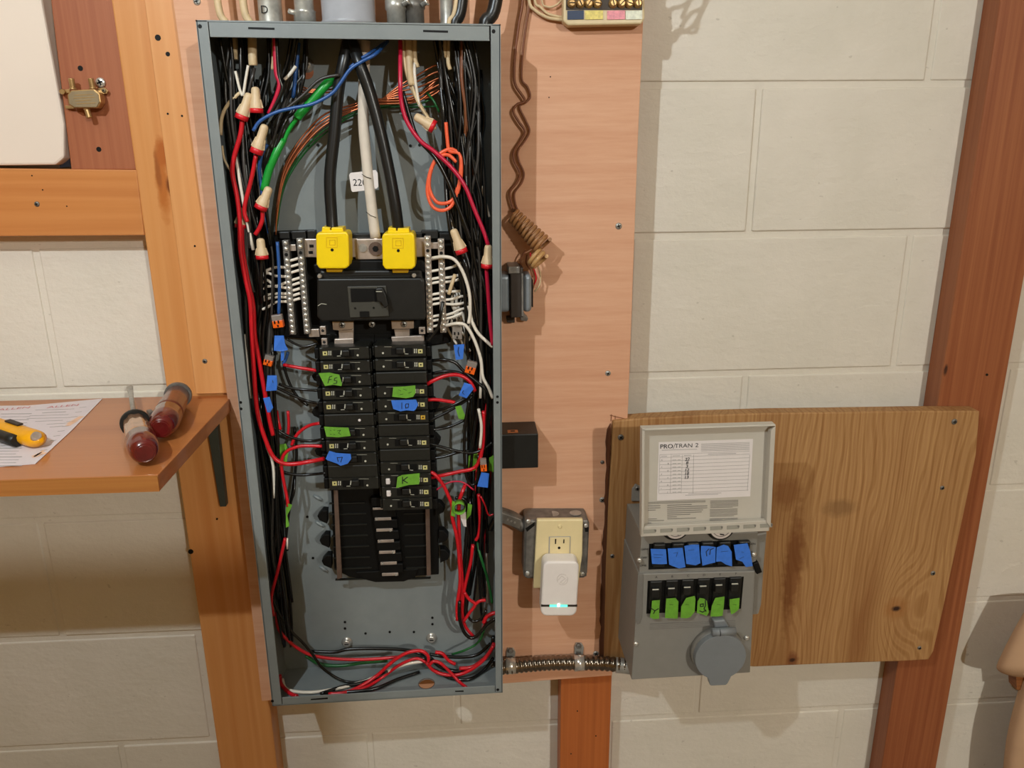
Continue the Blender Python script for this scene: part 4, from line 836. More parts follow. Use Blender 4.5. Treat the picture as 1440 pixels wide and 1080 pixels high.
bundle(8, LV, [330, 326, 330, 336, 346, 356, 362, 366, 368, 374, 380, 388, 396, 402], [12]*14, (.096, .110), 'wire near the front of the left bundle', 'front wires of the left bundle', (('wblack', 12), ('wgrey', 2), ('wwhite', .8)), v0=(0, 1), v1=(4, 9))
bundle(10, LV, RX_, [x-6 for x in Rs], (.104, .114), 'wire near the front of the right bundle', 'front wires of the right bundle', (('wblack', 14), ('wgrey', 2), ('wwhite', .8)), v0=(0, 1), v1=(4, 8))
bundle(8, [40, 90, 120, 150, 180, 210], [425, 422, 412, 396, 384, 376], [16]*6, (.075, .105), 'wire crossing the top left of the panel', 'wires crossing the top left', (('wblack', 4), ('wgrey', 2)), v0=(0, 1), v1=(4, 5))
for i, pts in enumerate(([(386, 46), (388, 100), (393, 118), (387, 140), (378, 160)], [(388, 46), (392, 105), (397, 125), (386, 150), (370, 172)])):
    wire(pts, .114, R12, 'wpink' if i == 0 else 'wblack', ('crimson' if i == 0 else 'black')+' wire curving beside the second left wire nut')
wire([(478, 105), (450, 112), (425, 135), (400, 155)], .116, R14, 'wgrey', 'dark wire crossing over the green taped cable')

# wire nuts
def nut(tip, base, d, label, r=.0072, group='cream and red wire nuts'):
    a_, b_ = at(*tip, d), at(*base, d); o_ = T('wire_nut', label, 'wire nut', b_, group)
    O('cap', MB().lathe(a_, b_, [(0, r*.25), (.03, r*.52), (.09, r*.66), (.16, r*.70), (.48, r*.74), (.60, r*.92), (.8, r*1.0), (.83, r)], 16), 'nut', o_)
    for s_ in (-1, 1):
        ax_ = (b_-a_).normalized(); q = ax_.cross(V((0, 1, 0))).normalized()*s_; e0 = a_.lerp(b_, .48)+q*r*.7; e1 = a_.lerp(b_, .80)+q*r*.95; O('wing', MB().prism([e0-V((0, .0015, 0)), e0+q*r*.12-V((0, .0015, 0)), e1+q*r*.18-V((0, .0015, 0)), e1-V((0, .0015, 0))], V((0, .003, 0))), 'nut', o_)
    O('skirt', MB().lathe(a_, b_, [(.82, r*.98), (.83, r*1.06), (1, r*1.08), (1, r*.7)], 16), 'nutred', o_)
for a_ in (((351, 131), (339, 168), .119, 'cream wire nut with red skirt, topmost left, left one of the adjacent pair'), ((359, 122), (361, 159), .119, 'cream wire nut with red skirt, topmost left, right one of the adjacent pair'),
           ((373, 175), (360, 216), .119, 'cream wire nut tilted below the top left pair'), ((379, 263), (366, 294), .119, 'cream wire nut against the bare grey back, left side'),
           ((340, 292), (339, 320), .105, 'cream wire nut half hidden by red wires at the left'), ((366, 335), (369, 364), .118, 'cream wire nut just left of the terminal bars'),
           ((583, 163), (611, 179), .121, 'cream wire nut lying sideways under the tan cables'), ((637, 322), (650, 356), .119, 'cream wire nut tilted right of the right lug cover'),
           ((687, 344), (685, 377), .120, 'cream wire nut pressed against the right rim')): nut(*a_)
# lever connectors
def connector(u, v, w, h, d, label, ang=0, lev='lever'):
    p = at(u, v, d); R_ = Matrix.Rotation(ang, 3, 'Y'); o_ = T('lever_connector', label, 'wire connector', p)
    O('clear_body', MB().box(p+R_@V((0, 0, h*.30)), (w, .008, h*.45), R_), 'clear', o_, bevel=.0008); O('orange_body', MB().box(p+R_@V((0, 0, -h*.16)), (w, .009, h*.55), R_), lev, o_, bevel=.0008)
    m = MB()
    for s_ in (-.25, .12): m.box(p+R_@V((w*s_, -.0047, 0)), (w*.14, .001, h*.22), R_)
    m.box(p+R_@V((0, -.0047, -h*.28)), (w*.14, .001, h*.16), R_); O('openings', m, 'jet', o_)
connector(391, 452, .013, .017, .118, 'orange and clear lever connector below the left terminal bars', -.1)
connector(378, 507, .011, .014, .108, 'orange lever connector deep in the left bundle above a blue flag', .3)
connector(377, 542, .010, .016, .096, 'reddish lever connector behind the red wires at the left', .1)
connector(643, 468, .013, .017, .108, 'clear lever connector right of the right terminal bars', .05, 'clear')
connector(662, 517, .013, .017, .114, 'smoky orange lever connector in the right bundle', .3)
connector(680, 654, .0085, .018, .118, 'small clear and orange lever connector at the lower right rim', -.05)
# tape flags on wires
def flag(poly, d, mat, label, fold=.002, marks=()):
    pts = [at(u, v, d+fold*math.sin(i*1.7)) for i, (u, v) in enumerate(poly)]
    o_ = O('tape_flag', MB().prism(pts, V((0, .0005, 0))), mat, None, label, 'tape')
    if marks:
        m = MB()
        for l in marks: m.pen(l, d+.0012, .0007)
        O('handwriting', m, 'ink', o_)
flag([(386, 472), (399, 472), (401, 484), (405, 492), (397, 494), (385, 493)], .120, 'bluetape', 'blue tape flag under the orange lever connector, left side', .001)
flag([(395, 492), (400, 492), (399, 506), (395, 508)], .117, 'bluetape', 'narrow hanging end of blue tape below the first left flag', .001)
flag([(376, 528), (389, 528), (390, 540), (389, 549), (374, 550)], .120, 'bluetape', 'middle blue tape flag in the left bundle', .001, [[(383, 535), (384, 538)]])
flag([(370, 560), (379, 558), (384, 573), (380, 580), (376, 580)], .119, 'bluetape', 'lowest slanted blue tape flag in the left bundle', .001)
flag([(638, 485), (653, 484), (651, 505), (641, 506)], .116, 'bluetape', 'upright blue tape flag right of the terminal bars', .001, [[(645, 488), (644, 494), (646, 501)]])
flag([(653, 538), (663, 541), (666, 547), (656, 560), (645, 556)], .118, 'bluetape', 'tilted blue tape flag in the right bundle', .001, [[(652, 549), (650, 552), (653, 555)]])
flag([(677, 664), (688, 666), (686, 686), (671, 684)], .119, 'bluetape', 'blue tape flag at the lower right rim', .001)
flag([(640, 572), (648, 570), (654, 584), (652, 590), (645, 589)], .110, 'limetape', 'dark green tape flag right of the breaker taped 10', .001)
flag([(659, 641), (672, 636), (673, 660), (658, 664)], .098, 'limetape', 'green tape flag behind black loops at the lower right', .001)
flag([(688, 644), (694, 640), (694, 664), (687, 662)], .108, 'limetape', 'green tape scrap pressed on the right rim', .001)
flag([(393, 625), (402, 624), (406, 634), (402, 656), (388, 656), (387, 646)], .092, 'limetape', 'green tape flag behind the red loops on the left', .001)
flag([(404, 708), (411, 710), (409, 716), (404, 724), (407, 740), (402, 742), (402, 716)], .108, 'limetape', 'twisted green tape knot on the left red wire', .0012)
c0 = at(646, 714, .120); m = MB(); n_ = 18
prof = [(math.cos(t/n_*math.tau*.92+.6), math.sin(t/n_*math.tau*.92+.6)) for t in range(n_+1)]
vs_ = [c0+V((x*.0085, yy, z*.0085)) for yy in (-.005, .009) for x, z in prof]; m.add(vs_, [[i, i+1, i+n_+2, i+n_+1] for i in range(n_)], True)
cu = O('tape_curl', m, 'limetape', None, 'green tape rolled into an open curl round two red wires', 'tape'); sl = cu.modifiers.new('thick', 'SOLIDIFY'); sl.thickness = .0005
flag([(636, 704), (640, 706), (640, 727), (634, 725)], .119, 'limetape', 'green tape end wrapped on the red wire left of the curl', .001)
flag([(658, 708), (664, 710), (662, 724), (656, 731)], .112, 'limetape', 'green tape tail right of the curl', .001)
flag([(647, 722), (655, 720), (656, 741), (652, 740), (648, 730)], .113, 'label', 'pale back of tape hanging under the green curl', .001)

# ------------------------------------------------------------------ cables above the panel
def cab(pts, d, r, mat, label, seg=12): return wire(pts, d, r, mat, label, clamp=False, cat='cable', seg=seg)
def top3(u0, v0, u1, d, r, mat, label):
    p = at(u1, 36, d); p.z = tz-.012; q = at((u0+u1)/2, 14, d); t_ = at(u0, v0, d); return O(label_name(mat), MB().tube([p, p+V((0, 0, .016)), q, t_], r, 12, 5), mat, None, label, 'cable')
top3(298, -60, 318, .09, .0042, 'wtan', 'tan cable entering the panel top at the far left')
top3(335, -60, 352, .09, .0045, 'wtan', 'tan cable entering the panel top, second from the left')
top3(655, -60, 640, .10, .0075, 'feeder', 'thick black cable with pale print entering beside the small clamp')
top3(706, -60, 683, .10, .0080, 'feeder', 'thick black cable entering the panel top at the right corner')
top3(648, -60, 632, .104, .0028, 'wtan', 'tan strip of cable alongside the thick black one above the panel')
# bell wire, its coil and the transformer
bw = [(737, -60), (735, 0), (730, 32), (725, 70), (723, 100), (725, 120), (738, 141), (727, 147), (722, 157), (730, 172), (738, 184), (733, 196), (723, 212), (723, 226), (731, 243), (727, 256), (717, 270), (719, 285), (723, 296)]
O('bell_wire', MB().tube([at(u, v, DP+.008) for u, v in bw], .0017, 8, 6), 'wbrown', None, 'brown bell wire wandering down the plywood right of the panel', 'wire')
bw2 = [(745, -60), (743, 0), (738, 32), (733, 70), (731, 110), (739, 122), (743, 135), (738, 143), (728, 150), (737, 170), (742, 184), (736, 197), (726, 212), (727, 226), (734, 243), (731, 257), (721, 271), (722, 286), (726, 297)]
O('bell_wire', MB().tube([at(u+2.5, v, DP+.005) for u, v in bw2], .0014, 8, 6), 'wbrown', None, 'second paler strand of bell wire beside the brown one', 'wire')
a_ = at(722, 303, DP+.020); b_ = at(764, 346, DP+.034); ax_ = (b_-a_); x_ = ax_.normalized().cross(V((0, 1, 0))).normalized(); y_ = ax_.normalized().cross(x_)
hp = [at(720, 296, DP+.008)]+[a_+ax_*(t/110)+(x_*math.cos(t/110*math.tau*9)+y_*math.sin(t/110*math.tau*9))*(.008+.004*t/110) for t in range(111)]
O('wire_coil', MB().ring(hp, [.0026]*len(hp), 7), plain('coiled_bell_wire', (150, 104, 62), .5, mott=.25, sc=40), None, 'tightly coiled tan and brown bell wire above the transformer', 'wire coil')
hp = [b_+V((-.012, 0, -.012))+(x_*math.cos(t/30*math.tau*2)+y_*math.sin(t/30*math.tau*2))*.011+ax_.normalized()*(t/30*.012) for t in range(31)]
O('wire_coil', MB().ring(hp, [.0028]*len(hp), 7), plain('coiled_pale_wire', (190, 146, 92), .5, mott=.2, sc=40), None, 'looser pale loops at the lower end of the bell wire coil', 'wire coil')
for i, (pts, mt, lb) in enumerate((([(739, 352), (733, 362), (732, 372), (731, 382)], 'wbrown', 'thin brown lead at the left of the transformer'), ([(741, 358), (740, 370), (746, 380), (749, 390)], 'wbrown', 'thin dark lead bowing into the transformer'), ([(746, 355), (747, 370), (752, 382), (754, 392), (751, 400)], 'wred', 'thin reddish lead of the transformer'), ([(752, 360), (755, 370), (760, 385), (759, 400), (752, 410)], 'wtan', 'thin pale lead bowing out right of the transformer'))):
    O(label_name(mt), MB().tube([at(u, v, DP+.018) for u, v in pts], .0011, 6, 5), mt, None, lb, 'wire')
tr = T('doorbell_transformer', 'small grey-blue and black transformer half hidden by the right rim of the panel', 'transformer', at(725, 448, DP))
O('core', MB().bp(718, 377, 736, 447, DP+.045, .040), 'lamination', tr, bevel=.001)
O('core_band', MB().bp(715, 375, 731, 385, DP+.048, .044), 'darksteel', tr, bevel=.001)
for u0, u1 in ((700, 718), (735, 748)): O('coil_cover', MB().bp(u0, 386, u1, 440, DP+.040, .036), 'transcover', tr, bevel=.006, seg=4)
O('side_plate', MB().bp(733.5, 385, 736, 445, DP+.047, .043), 'darksteel', tr)
O('foot', MB().plate([(712, 446), (724, 446), (724, 454), (713, 454)], DP+.012, .012), 'lamination', tr, bevel=.0008)
O('foot', MB().plate([(732, 440), (736, 440), (743, 448), (741, 452), (732, 451)], DP+.014, .014), 'darksteel', tr, bevel=.0008)
O('terminal_edge', MB().bp(748, 394, 749.6, 432, DP+.030, .02), 'jet', tr)
# black box
bx = T('wall_adapter', 'plain black cube-shaped adapter beside the panel rim', 'adapter', at(732, 662, DP))
O('case', MB().bp(700, 611, 757, 659, DP+.052, .0515), 'black', bx, bevel=.0012)
pc = at(720, 606, DP+.03); tzb = max(v.z for v in [bx.children[0].matrix_world @ V(c_) for c_ in bx.children[0].bound_box]) if False else None
zt_ = at(729, 611, DP+.052).z; cc = atz(721, 606.5, zt_+.0004)
O('orange_sticker', MB().box((cc.x, cc.y, zt_+.0003), (.014, .010, .0006)), plain('orange_sticker', (196, 116, 62), .5), bx); O('sticker_mark', MB().box((cc.x, cc.y, zt_+.0008), (.006, .004, .0003)), 'ink', bx)
# telephone block
tb = T('telephone_terminal_block', 'cream telephone terminal block with brass screws and coloured keys at the top edge', 'terminal block', at(850, 35, DP))
O('base', MB().plate([(793, -40), (906, -40), (907, 26), (902, 34), (799, 36), (792, 30)], DP+.020, .0195), 'creamblock', tb, bevel=.002)
O('tray', MB().plate([(796, -38), (903, -38), (903, 14), (796, 14)], DP+.0208, .001), 'lamination', tb)
for u0, u1, mt in ((798, 821, 'cell_blue'), (823, 848, 'cell_yellow'), (854, 879, 'cell_pink'), (880, 903, 'cell_white')): O('colour_key', MB().plate([(u0, 15), (u1, 14.5), (u1, 27), (u0, 27.5)], DP+.0212, .001), mt, tb)
for i, u in enumerate((804, 816, 828, 840, 862, 874, 885, 897)):
    for v in (-18, 5):
        p = at(u, v, DP+.0208); o_ = O('brass_screw', MB().lathe(p, p+V((0, -.006, 0)), [(0, .0055), (.2, .0055), (.25, .0042), (.9, .0042), (1, .003)], 14), 'brass', tb); O('slot', MB().box(p+V((0, -.0062, 0)), (.007, .0006, .0010), Matrix.Rotation(i*1.1, 3, 'Y')), 'jet', o_)
for pts, r, lb in (([(741, -60), (744, 0), (752, 14), (768, 24), (782, 27), (793, 28)], .0021, 'pale telephone wire bending to the lower left of the terminal block'), ([(748, -60), (752, 0), (760, 10), (772, 20), (793, 25)], .0017, 'second telephone wire just above it'), ([(758, -60), (762, 0), (768, 9), (778, 9), (788, 2), (795, -10)], .0012, 'thin hooked telephone wire at the top edge'), ([(780, -60), (783, -20), (788, -5), (796, -2)], .0015, 'short telephone wire at the block corner')):
    O('telephone_wire', MB().tube([at(u, v, DP+.006) for u, v in pts], r, 7, 5), 'wtan', None, lb, 'wire')
# loose telephone wire loops hanging higher up: only their shadow reaches the picture
lp = []
for i in range(46):
    t = i/45*math.tau*2.4; lp.append(at(905+26*math.cos(t)+i*.5, -50+34*math.sin(t*.83)+8*math.sin(3*t), .10))
O('telephone_wire', MB().ring(lp, [.0022]*len(lp), 6), 'wtan', None, 'loosely looped telephone wire above the terminal block', 'wire')

# ------------------------------------------------------------------ outlet box with plate and plug-in
ob = T('outlet_box', 'square galvanised outlet box on the plywood right of the panel', 'outlet box', at(780, 812, DP))
O('box', MB().plate([(738, 733), (744, 731), (826, 731), (829, 736), (826, 806), (822, 813), (741, 814), (736, 810)], DP+.040, .0395), 'darksteel', ob, bevel=.002)
for u in (757, 780, 812):
    zt_ = at(780, 731.5, DP+.04).z; c_ = at(u, 725, DP+.02); c_ = V((at(u, 731, DP+.04).x, -DP-.020, zt_)); O('knockout', MB().cyl(c_, c_+V((0, 0, .0006)), .0085, seg=20), 'steel', ob)
O('cover_ring', MB().plate([(740, 733), (827, 732), (825, 811), (738, 812)], DP+.0425, .003), 'darksteel', ob, bevel=.0012)
for pts in ([(739, 743), (752, 734), (752, 739), (741, 748)], [(822, 742), (828, 742), (827, 748), (823, 748)]): O('corner_slot', MB().plate(pts, DP+.0428, .001), 'jet', ob)
for u, v in ((742, 807), (824, 740), (743, 734), (819, 808)): O('cover_screw', MB().lathe(*yax(u, v, DP+.042, DP+.0455), [(0, .0035), (.6, .0035), (1, .0022)], 12), 'chrome', ob)
gf = T('wall_outlet', 'cream outlet plate with one visible three-pin socket', 'outlet', at(787, 827, DP+.05))
O('cover_plate', MB().plate([(755, 731), (820, 730.5), (819, 780), (813, 825), (750, 828)], DP+.0505, .008), 'cream', gf, bevel=.0018)
O('socket_frame', MB().plate([(772, 755), (802.5, 754.5), (801, 815), (770.5, 815)], DP+.0515, .003), 'fade', gf, bevel=.0003)
O('socket_face', MB().plate([(773.5, 756), (801.5, 755.5), (800, 814), (772, 814)], DP+.0522, .003), 'cream', gf, bevel=.0006)
O('test_button', MB().plate([(774, 776), (798, 776), (798, 784), (774, 784)], DP+.0528, .002), 'cream', gf, bevel=.0004)
for pts in ([(780.5, 758), (782.3, 758), (782, 765), (780.3, 765)], [(792.3, 758.5), (793.8, 758.5), (793.6, 764), (792, 764)]): O('slot', MB().plate(pts, DP+.0525, .001), 'jet', gf)
O('ground_hole', MB().cyl(*yax(786.3, 770.5, DP+.0525, DP+.051), .0020, seg=12), 'jet', gf)
O('plate_screw', MB().lathe(*yax(787.5, 741, DP+.050, DP+.0522), [(0, .003), (.6, .003), (1, .002)], 12), 'cream', gf)
pg = T('plug_in_adapter', 'white plug-in device with a glowing green line, in the cream outlet', 'adapter', at(788, 867, DP+.05))
def rrect(u0, v0, u1, v1, r, n=5, slant=0):
    out = []
    for cx_, cy_, a0 in ((u1-r, v0+r, -90), (u1-r, v1-r, 0), (u0+r, v1-r, 90), (u0+r, v0+r, 180)):
        for i in range(n+1): a_ = math.radians(a0+90*i/n); v = cy_+r*math.sin(a_); out.append((cx_+r*math.cos(a_)+slant*(v1-v)/(v1-v0), v))
    return out
O('case', MB().plate(rrect(760, 790, 811, 867, 9, slant=4), DP+.078, .026), 'white', pg, bevel=.0035, seg=4)
m = MB().plate([(761.0, 850.5), (811.8, 850.5), (811.8, 853.2), (761.0, 853.2)], DP+.0784, .001); O('light_groove', m, 'lamination', pg)
O('green_light', MB().plate([(773, 850.8), (798, 850.8), (798, 853.4), (773, 853.4)], DP+.0788, .0008), 'led', pg); O('light_core', MB().lathe(*yax(785.5, 852, DP+.0785, DP+.0796), [(0, .0021), (1, .0018)], 12), 'ledcore', pg)
m = MB(); cxp, cyp = 791, 815
def arcp(cx_, cy_, r, a0, a1, n=9): return [(cx_+r*math.cos(math.radians(a0+(a1-a0)*i/n)), cy_+r*math.sin(math.radians(a0+(a1-a0)*i/n))) for i in range(n+1)]
m.pen(arcp(cxp, cyp, 7.5, -30, 130), DP+.0783, .0009); m.pen(arcp(cxp, cyp, 7.5, 150, 310), DP+.0783, .0009)
m.pen([(cxp-6, cyp+1), (cxp-1, cyp-5), (cxp+4, cyp-1), (cxp-1, cyp+2)], DP+.0783, .0010); m.pen([(cxp+6, cyp), (cxp+1, cyp+6), (cxp-3, cyp+4), (cxp+2, cyp)], DP+.0783, .0010)
O('embossed_emblem', m, plain('emboss_white', (216, 207, 200), .4), pg)
acn = T('cable_connector', 'dull steel cable connector between panel rim and outlet box', 'connector', at(722, 735, DP))
O('sleeve', MB().tube([at(700, 722, DP+.025), at(718, 728, DP+.025), at(737, 739, DP+.022)], .0105, 14, 5), 'darksteel', acn)
O('clamp_plate', MB().plate([(705, 721), (733, 731), (731, 744), (704, 735)], DP+.037, .002), 'darksteel', acn, bevel=.0006)
for u, v in ((714, 731), (719, 733), (724, 735)): O('rivet', MB().cyl(*yax(u, v, DP+.038, DP+.036), .0016, seg=8), 'steel', acn)

# ------------------------------------------------------------------ flexible conduit with straps
fc = T('flexible_conduit', 'ribbed steel flexible conduit from the panel to the small grey box', 'conduit', at(795, 946, DP))
cp = spline([at(690, 940, DP+.017), at(720, 937, DP+.017), at(750, 934, DP+.016), at(780, 932, DP+.015), at(815, 932, DP+.015), at(850, 933, DP+.016), at(886, 937, DP+.022)], 44)
O('ribbed_tube', MB().ring(cp, [.0098+.0018*abs(math.sin(i*math.pi/9.6)) for i in range(len(cp))], 20), 'conduit', fc)
O('end_connector', MB().tube([at(866, 935, DP+.018), at(876, 936, DP+.020), at(890, 938, DP+.023)], .0118, 18, 4), 'steel', fc)
for u, v, v2, lb in ((718, 936, 915, 'steel strap over the conduit next to the panel rim'), (814, 932, 908, 'steel strap over the middle of the conduit')):
    s_ = T('conduit_strap', lb, 'strap', at(u, v, DP)); c_ = at(u, v, DP+.016); m = MB(); n_ = 14; w_ = .0075
    pr = [(math.cos(math.radians(a_)), math.sin(math.radians(a_))) for a_ in [-80+i*190/n_ for i in range(n_+1)]]
    vs_ = [c_+V((sx_*w_, -c__*.0125, s__*.0125)) for sx_ in (-1, 1) for c__, s__ in pr]; m.add(vs_, [[i, i+1, i+n_+2, i+n_+1] for i in range(n_)], True); so = O('saddle', m, 'chrome', s_); sf = so.modifiers.new('thick', 'SOLIDIFY'); sf.thickness = .0012
    O('tongue', MB().plate([(u-6, v-12), (u+6, v-12), (u+7, v2+2), (u+4, v2-3), (u-4, v2-3), (u-6, v2+2)], DP+.004, .0035), 'steel', s_, bevel=.0006)
    O('tongue_rib', MB().plate([(u-3.5, v-12), (u+3.5, v-12), (u+3, v2+8), (u-3, v2+8)], DP+.0062, .002), 'darksteel', s_, bevel=.0006)
    O('strap_screw', MB().lathe(*yax(u, v2+2, DP+.003, DP+.008), [(0, .0045), (.5, .0045), (1, .0028)], 12), 'darksteel', s_)

# ------------------------------------------------------------------ transfer switch box
DT = .165
ts = T('transfer_switch', 'grey generator transfer switch box with its lid raised, on the knotty board', 'transfer switch', at(960, 950, DP+.006))
Q = [(902, 748), (1066, 744), (1055, 946), (888, 956)]
O('enclosure', MB().plate([(902, 752), (1066, 748), (1062, 811), (898, 816)], DT-.004, DT-.004-DP-.0065), 'enclgrey', ts, bevel=.001)
O('lower_enclosure', MB().plate([(898, 807), (1062, 803), (1055, 946), (888, 956)], DT, DT-DP-.0065), 'enclgrey', ts, bevel=.0012)
O('side_shroud', MB().plate([(1061, 752), (1079, 748), (1075, 790), (1071, 850), (1067, 864), (1058, 865)], DT-.012, .05), 'enclgrey', ts, bevel=.002)
O('side_shroud', MB().plate([(897, 808), (905, 807), (903, 868), (900, 877), (896, 878), (893, 870)], DT+.0012, .002), plain('shroud_grey', (112, 109, 103), .5), ts, bevel=.0005)
O('mounting_ear', MB().plate([(888, 705), (889, 688), (894, 681), (900, 684), (903, 705)], DP+.010, .004), 'enclgrey', ts, bevel=.001); screw(ts, 896, 687, DP+.0105, .0036, 'darksteel')
# raised lid
DL = .170
lid = O('raised_lid', MB().plate([(903, 603), (1091, 597), (1089, 640), (1082, 747), (902, 753), (903, 680)], DL, .003), 'lidgrey', ts, bevel=.001, label='pale grey lid raised upright')
for pts in ([(903, 603), (907, 603), (906, 740), (902, 753)], [(1084, 606), (1091, 599), (1084, 742), (1078, 735)], [(903, 603), (1091, 597), (1091, 599.5), (903, 606)]): O('lid_rim', MB().plate(pts, DL+.012, .013), 'lidgrey', lid, bevel=.0008)
O('hinge_strip', MB().plate([(902, 741), (1082, 732), (1081, 747), (901, 755)], DL+.010, .008), 'lidgrey', lid, bevel=.0008)
for i in range(8):
    u = 905+i*23.4; v = 745-i*1.15; O('hinge_pocket', MB().plate([(u, v), (u+17, v-1), (u+17, v+4.5), (u, v+5.5)], DL+.0103, .001), plain('pocket_grey', (150, 147, 135), .6) if i == 0 else bpy.data.materials['pocket_grey'], lid)
    O('hinge_notch', MB().plate([(u+15, v), (u+18, v), (u+17.5, v+3), (u+16, v+3)], DL+.0106, .001), 'print', lid)
# label sheet inside the lid
ls = O('instruction_label', MB().plate([(926.5, 622), (1059, 617.5), (1055, 698), (924, 704)], DL+.0006, .0005), 'label', lid)
m = MB(); DLL = DL+.0009
def lh(mb, u0, u1, v, w, sl=-.040, d=DLL): mb.pen([(u0, v), (u1, v+(u1-u0)*sl)], d, w)
text(m, 'PRO', at(937.2, 628.0, DLL), .0085, stretch=1.05); text(m, 'PRO', at(937.5, 628.1, DLL), .0085, stretch=1.05); m2 = MB(); m2.pen([(946.6, 631), (950, 623.5)], DLL, .0005); text(m2, 'TRAN', at(961.5, 627.0, DLL), .0080, stretch=1.12); text(m2, '2', at(980, 626.2, DLL), .0080, stretch=1.2); O('title', m, 'ink', ls); O('title_thin', m2, 'ink', ls)
m = MB()
for r_ in range(12):
    v = 638.6+r_*5.05 if r_ else 639.5
    lh(m, 928-r_*.15, 1054-r_*.15, v+ (0 if r_ == 0 else .0), .00022)
for u, u2 in ((928, 926.4), (944, 942.5), (959.5, 958), (975.5, 974.5), (1054.5, 1051)): m.pen([(u, 639.5), (u2, 693.5 if u < 1000 else 690)], DLL, .00022)
O('ruled_table', m, 'print', ls); m = MB(); 
for i in range(8): lh(m, 986, 1054, 624.2+i*1.45, .00042, -.03)
lh(m, 931, 980, 633.2, .0006, -.03); lh(m, 996, 1035, 638.8, .0007, -.03)
for i in range(10): lh(m, 946, 951, 647+i*5.03, .0006); lh(m, 953, 957, 646.8+i*5.03, .0006)
lh(m, 968, 1014, 694.5, .0005, -.03); lh(m, 964, 1010, 696.5, .0005, -.03); lh(m, 930, 938, 641.8, .0006); lh(m, 946, 956, 641.2, .0006); lh(m, 962, 972, 640.5, .0006)
O('fine_print', m, 'fade', ls, kind='stuff')
m = MB()
for i, ch in enumerate('ABCDEFGHIJ'): text(m, ch, at(930.8-i*.12 if i % 2 == 0 else 939.8-i*.12, 647.0+i*5.03, DLL), .0026)
O('circuit_letters', m, 'ink', ls)
m = MB()
for i, t_ in enumerate(('22', '8', '3', '12', '18', '13')): [text(m, t_, at(966.5-i*.25+q_, 646.0+i*5.1, DLL), .0062, V((1, 0, .1)), V((.12, 0, 1))) for q_ in (0, .35)]
o_ = O('handwritten_numbers', m, 'ink', ls)
m = MB()
for i in range(2): lh(m, 911.5, 992, 706.5+i*1.8, .0006, -.032)
for (v, k_) in ((711.5, 1), (714.5, 1), (717.5, .6), (730, .7), (732.5, 1.3), (735.5, .25)): lh(m, 911.5, 911.5+17*k_, v, .00075, -.03)
for i in range(8): lh(m, 938.5, 938.5+(34, 56, 56, 50, 48, 32, 13, 40)[i], 710.6+i*2.75, .00075, -.036)
for i in range(6): lh(m, 999, 1038-(i == 5)*8, 704.5+i*1.9, .00055, -.028)
for i in range(6): lh(m, 998.5, 1037-(i == 5)*5, 716.8+i*1.9, .00055, -.028)
for i in range(3): lh(m, 998, 1037-(i == 2)*20, 730+i*1.9, .0008, -.028)
O('printed_notice', m, 'print', lid, kind='stuff')
# meters
for u in (950, 1013.5):
    p = at(u, 741, DT-.003); mt_ = O('watt_meter', MB().lathe(p+V((0, .004, 0)), p+V((0, -.004, 0)), [(0, .0195), (.6, .0195), (1, .0175)], 28), 'black', ts); O('meter_face', MB().cyl(p+V((0, -.0042, 0)), p+V((0, -.003, 0)), .0155, seg=28), 'label', mt_)
    O('needle', MB().box(p+V((.001, -.0046, -.009)), (.006, .0004, .0016), Matrix.Rotation(.2, 3, 'Y')), 'ink', mt_); m = MB().stroke([p+V((.012*math.cos(math.radians(a_)), -.0046, .012*math.sin(math.radians(a_)))) for a_ in range(200, 345, 12)], .0008); O('scale', m, 'print', mt_)
m = MB()
for t_, u, v in (('GEN', 906, 772.5), ('OFF', 905.5, 784.5), ('LINE', 904.5, 795.5), ('GEN', 1058, 765)): text(m, t_, at(u, v, DT-.0034), .0042, stretch=1.1)
O('position_lettering', m, 'ink', ts)
m = MB()
for i, ch in enumerate('ABCDEF'): text(m, ch, at(923+i*22.4, 811.8-i*1.0, DT+.0004), .0048)
O('circuit_lettering', m, 'ink', ts)
O('switch_recess', MB().plate([(913, 765), (1050, 759), (1049, 796), (912, 801)], DT-.0034, .0008), 'jet', ts)
tapes = ([(915, 772), (936.5, 772.5), (938, 793), (930, 793.5), (917, 793)], [(939, 771.5), (960, 770.5), (962, 784), (964, 797.5), (955, 799.5), (941, 794)], [(962.5, 768), (973, 766), (983, 766), (985, 792), (978, 795), (965, 793)], [(986, 768), (996, 768), (1006.5, 769.5), (1006, 791), (997, 793), (988, 795.5), (985.5, 778)], [(1008, 770), (1018, 766), (1024, 768), (1029, 776), (1029.5, 796.5), (1021, 794), (1014, 789.5), (1007, 790)], [(1032, 766.5), (1051, 764), (1055, 775), (1058.5, 796), (1049, 797.5), (1044, 790), (1035, 787)])
for i, tp in enumerate(tapes):
    cx_ = sum(a_ for a_, b_ in tp)/len(tp); rk = O('rocker_switch', MB().bp(cx_-8, 766-i*.8, cx_+8, 798-i*.8, DT+.003, .007), 'black', ts, bevel=.0012)
    n_ = len(tp); mk = {0: [[(919, 780), (932, 780.5)], [(920, 784), (930, 784)]], 1: [[(947, 778), (953, 777), (951, 783)]], 2: [[(968, 774), (976, 773)]], 3: [[(994, 782), (993, 776), (997, 772)], [(998, 780), (999, 773), (1004, 771)]], 4: [[(1014, 776), (1024, 775)]], 5: [[(1043, 776), (1046, 777)], [(1040, 786), (1046, 783)]]}[i]
    tape(0, tp, DT+.0045, 'bluetape', 'blue masking tape strip'+(' marked with two slanted strokes' if i == 3 else ''), mk, w=.0010 if i == 3 else .0004, parent=rk)
O('breaker_recess', MB().plate([(911, 817), (1046, 811), (1042, 856), (909, 863)], DT+.0004, .0008), 'jet', ts)
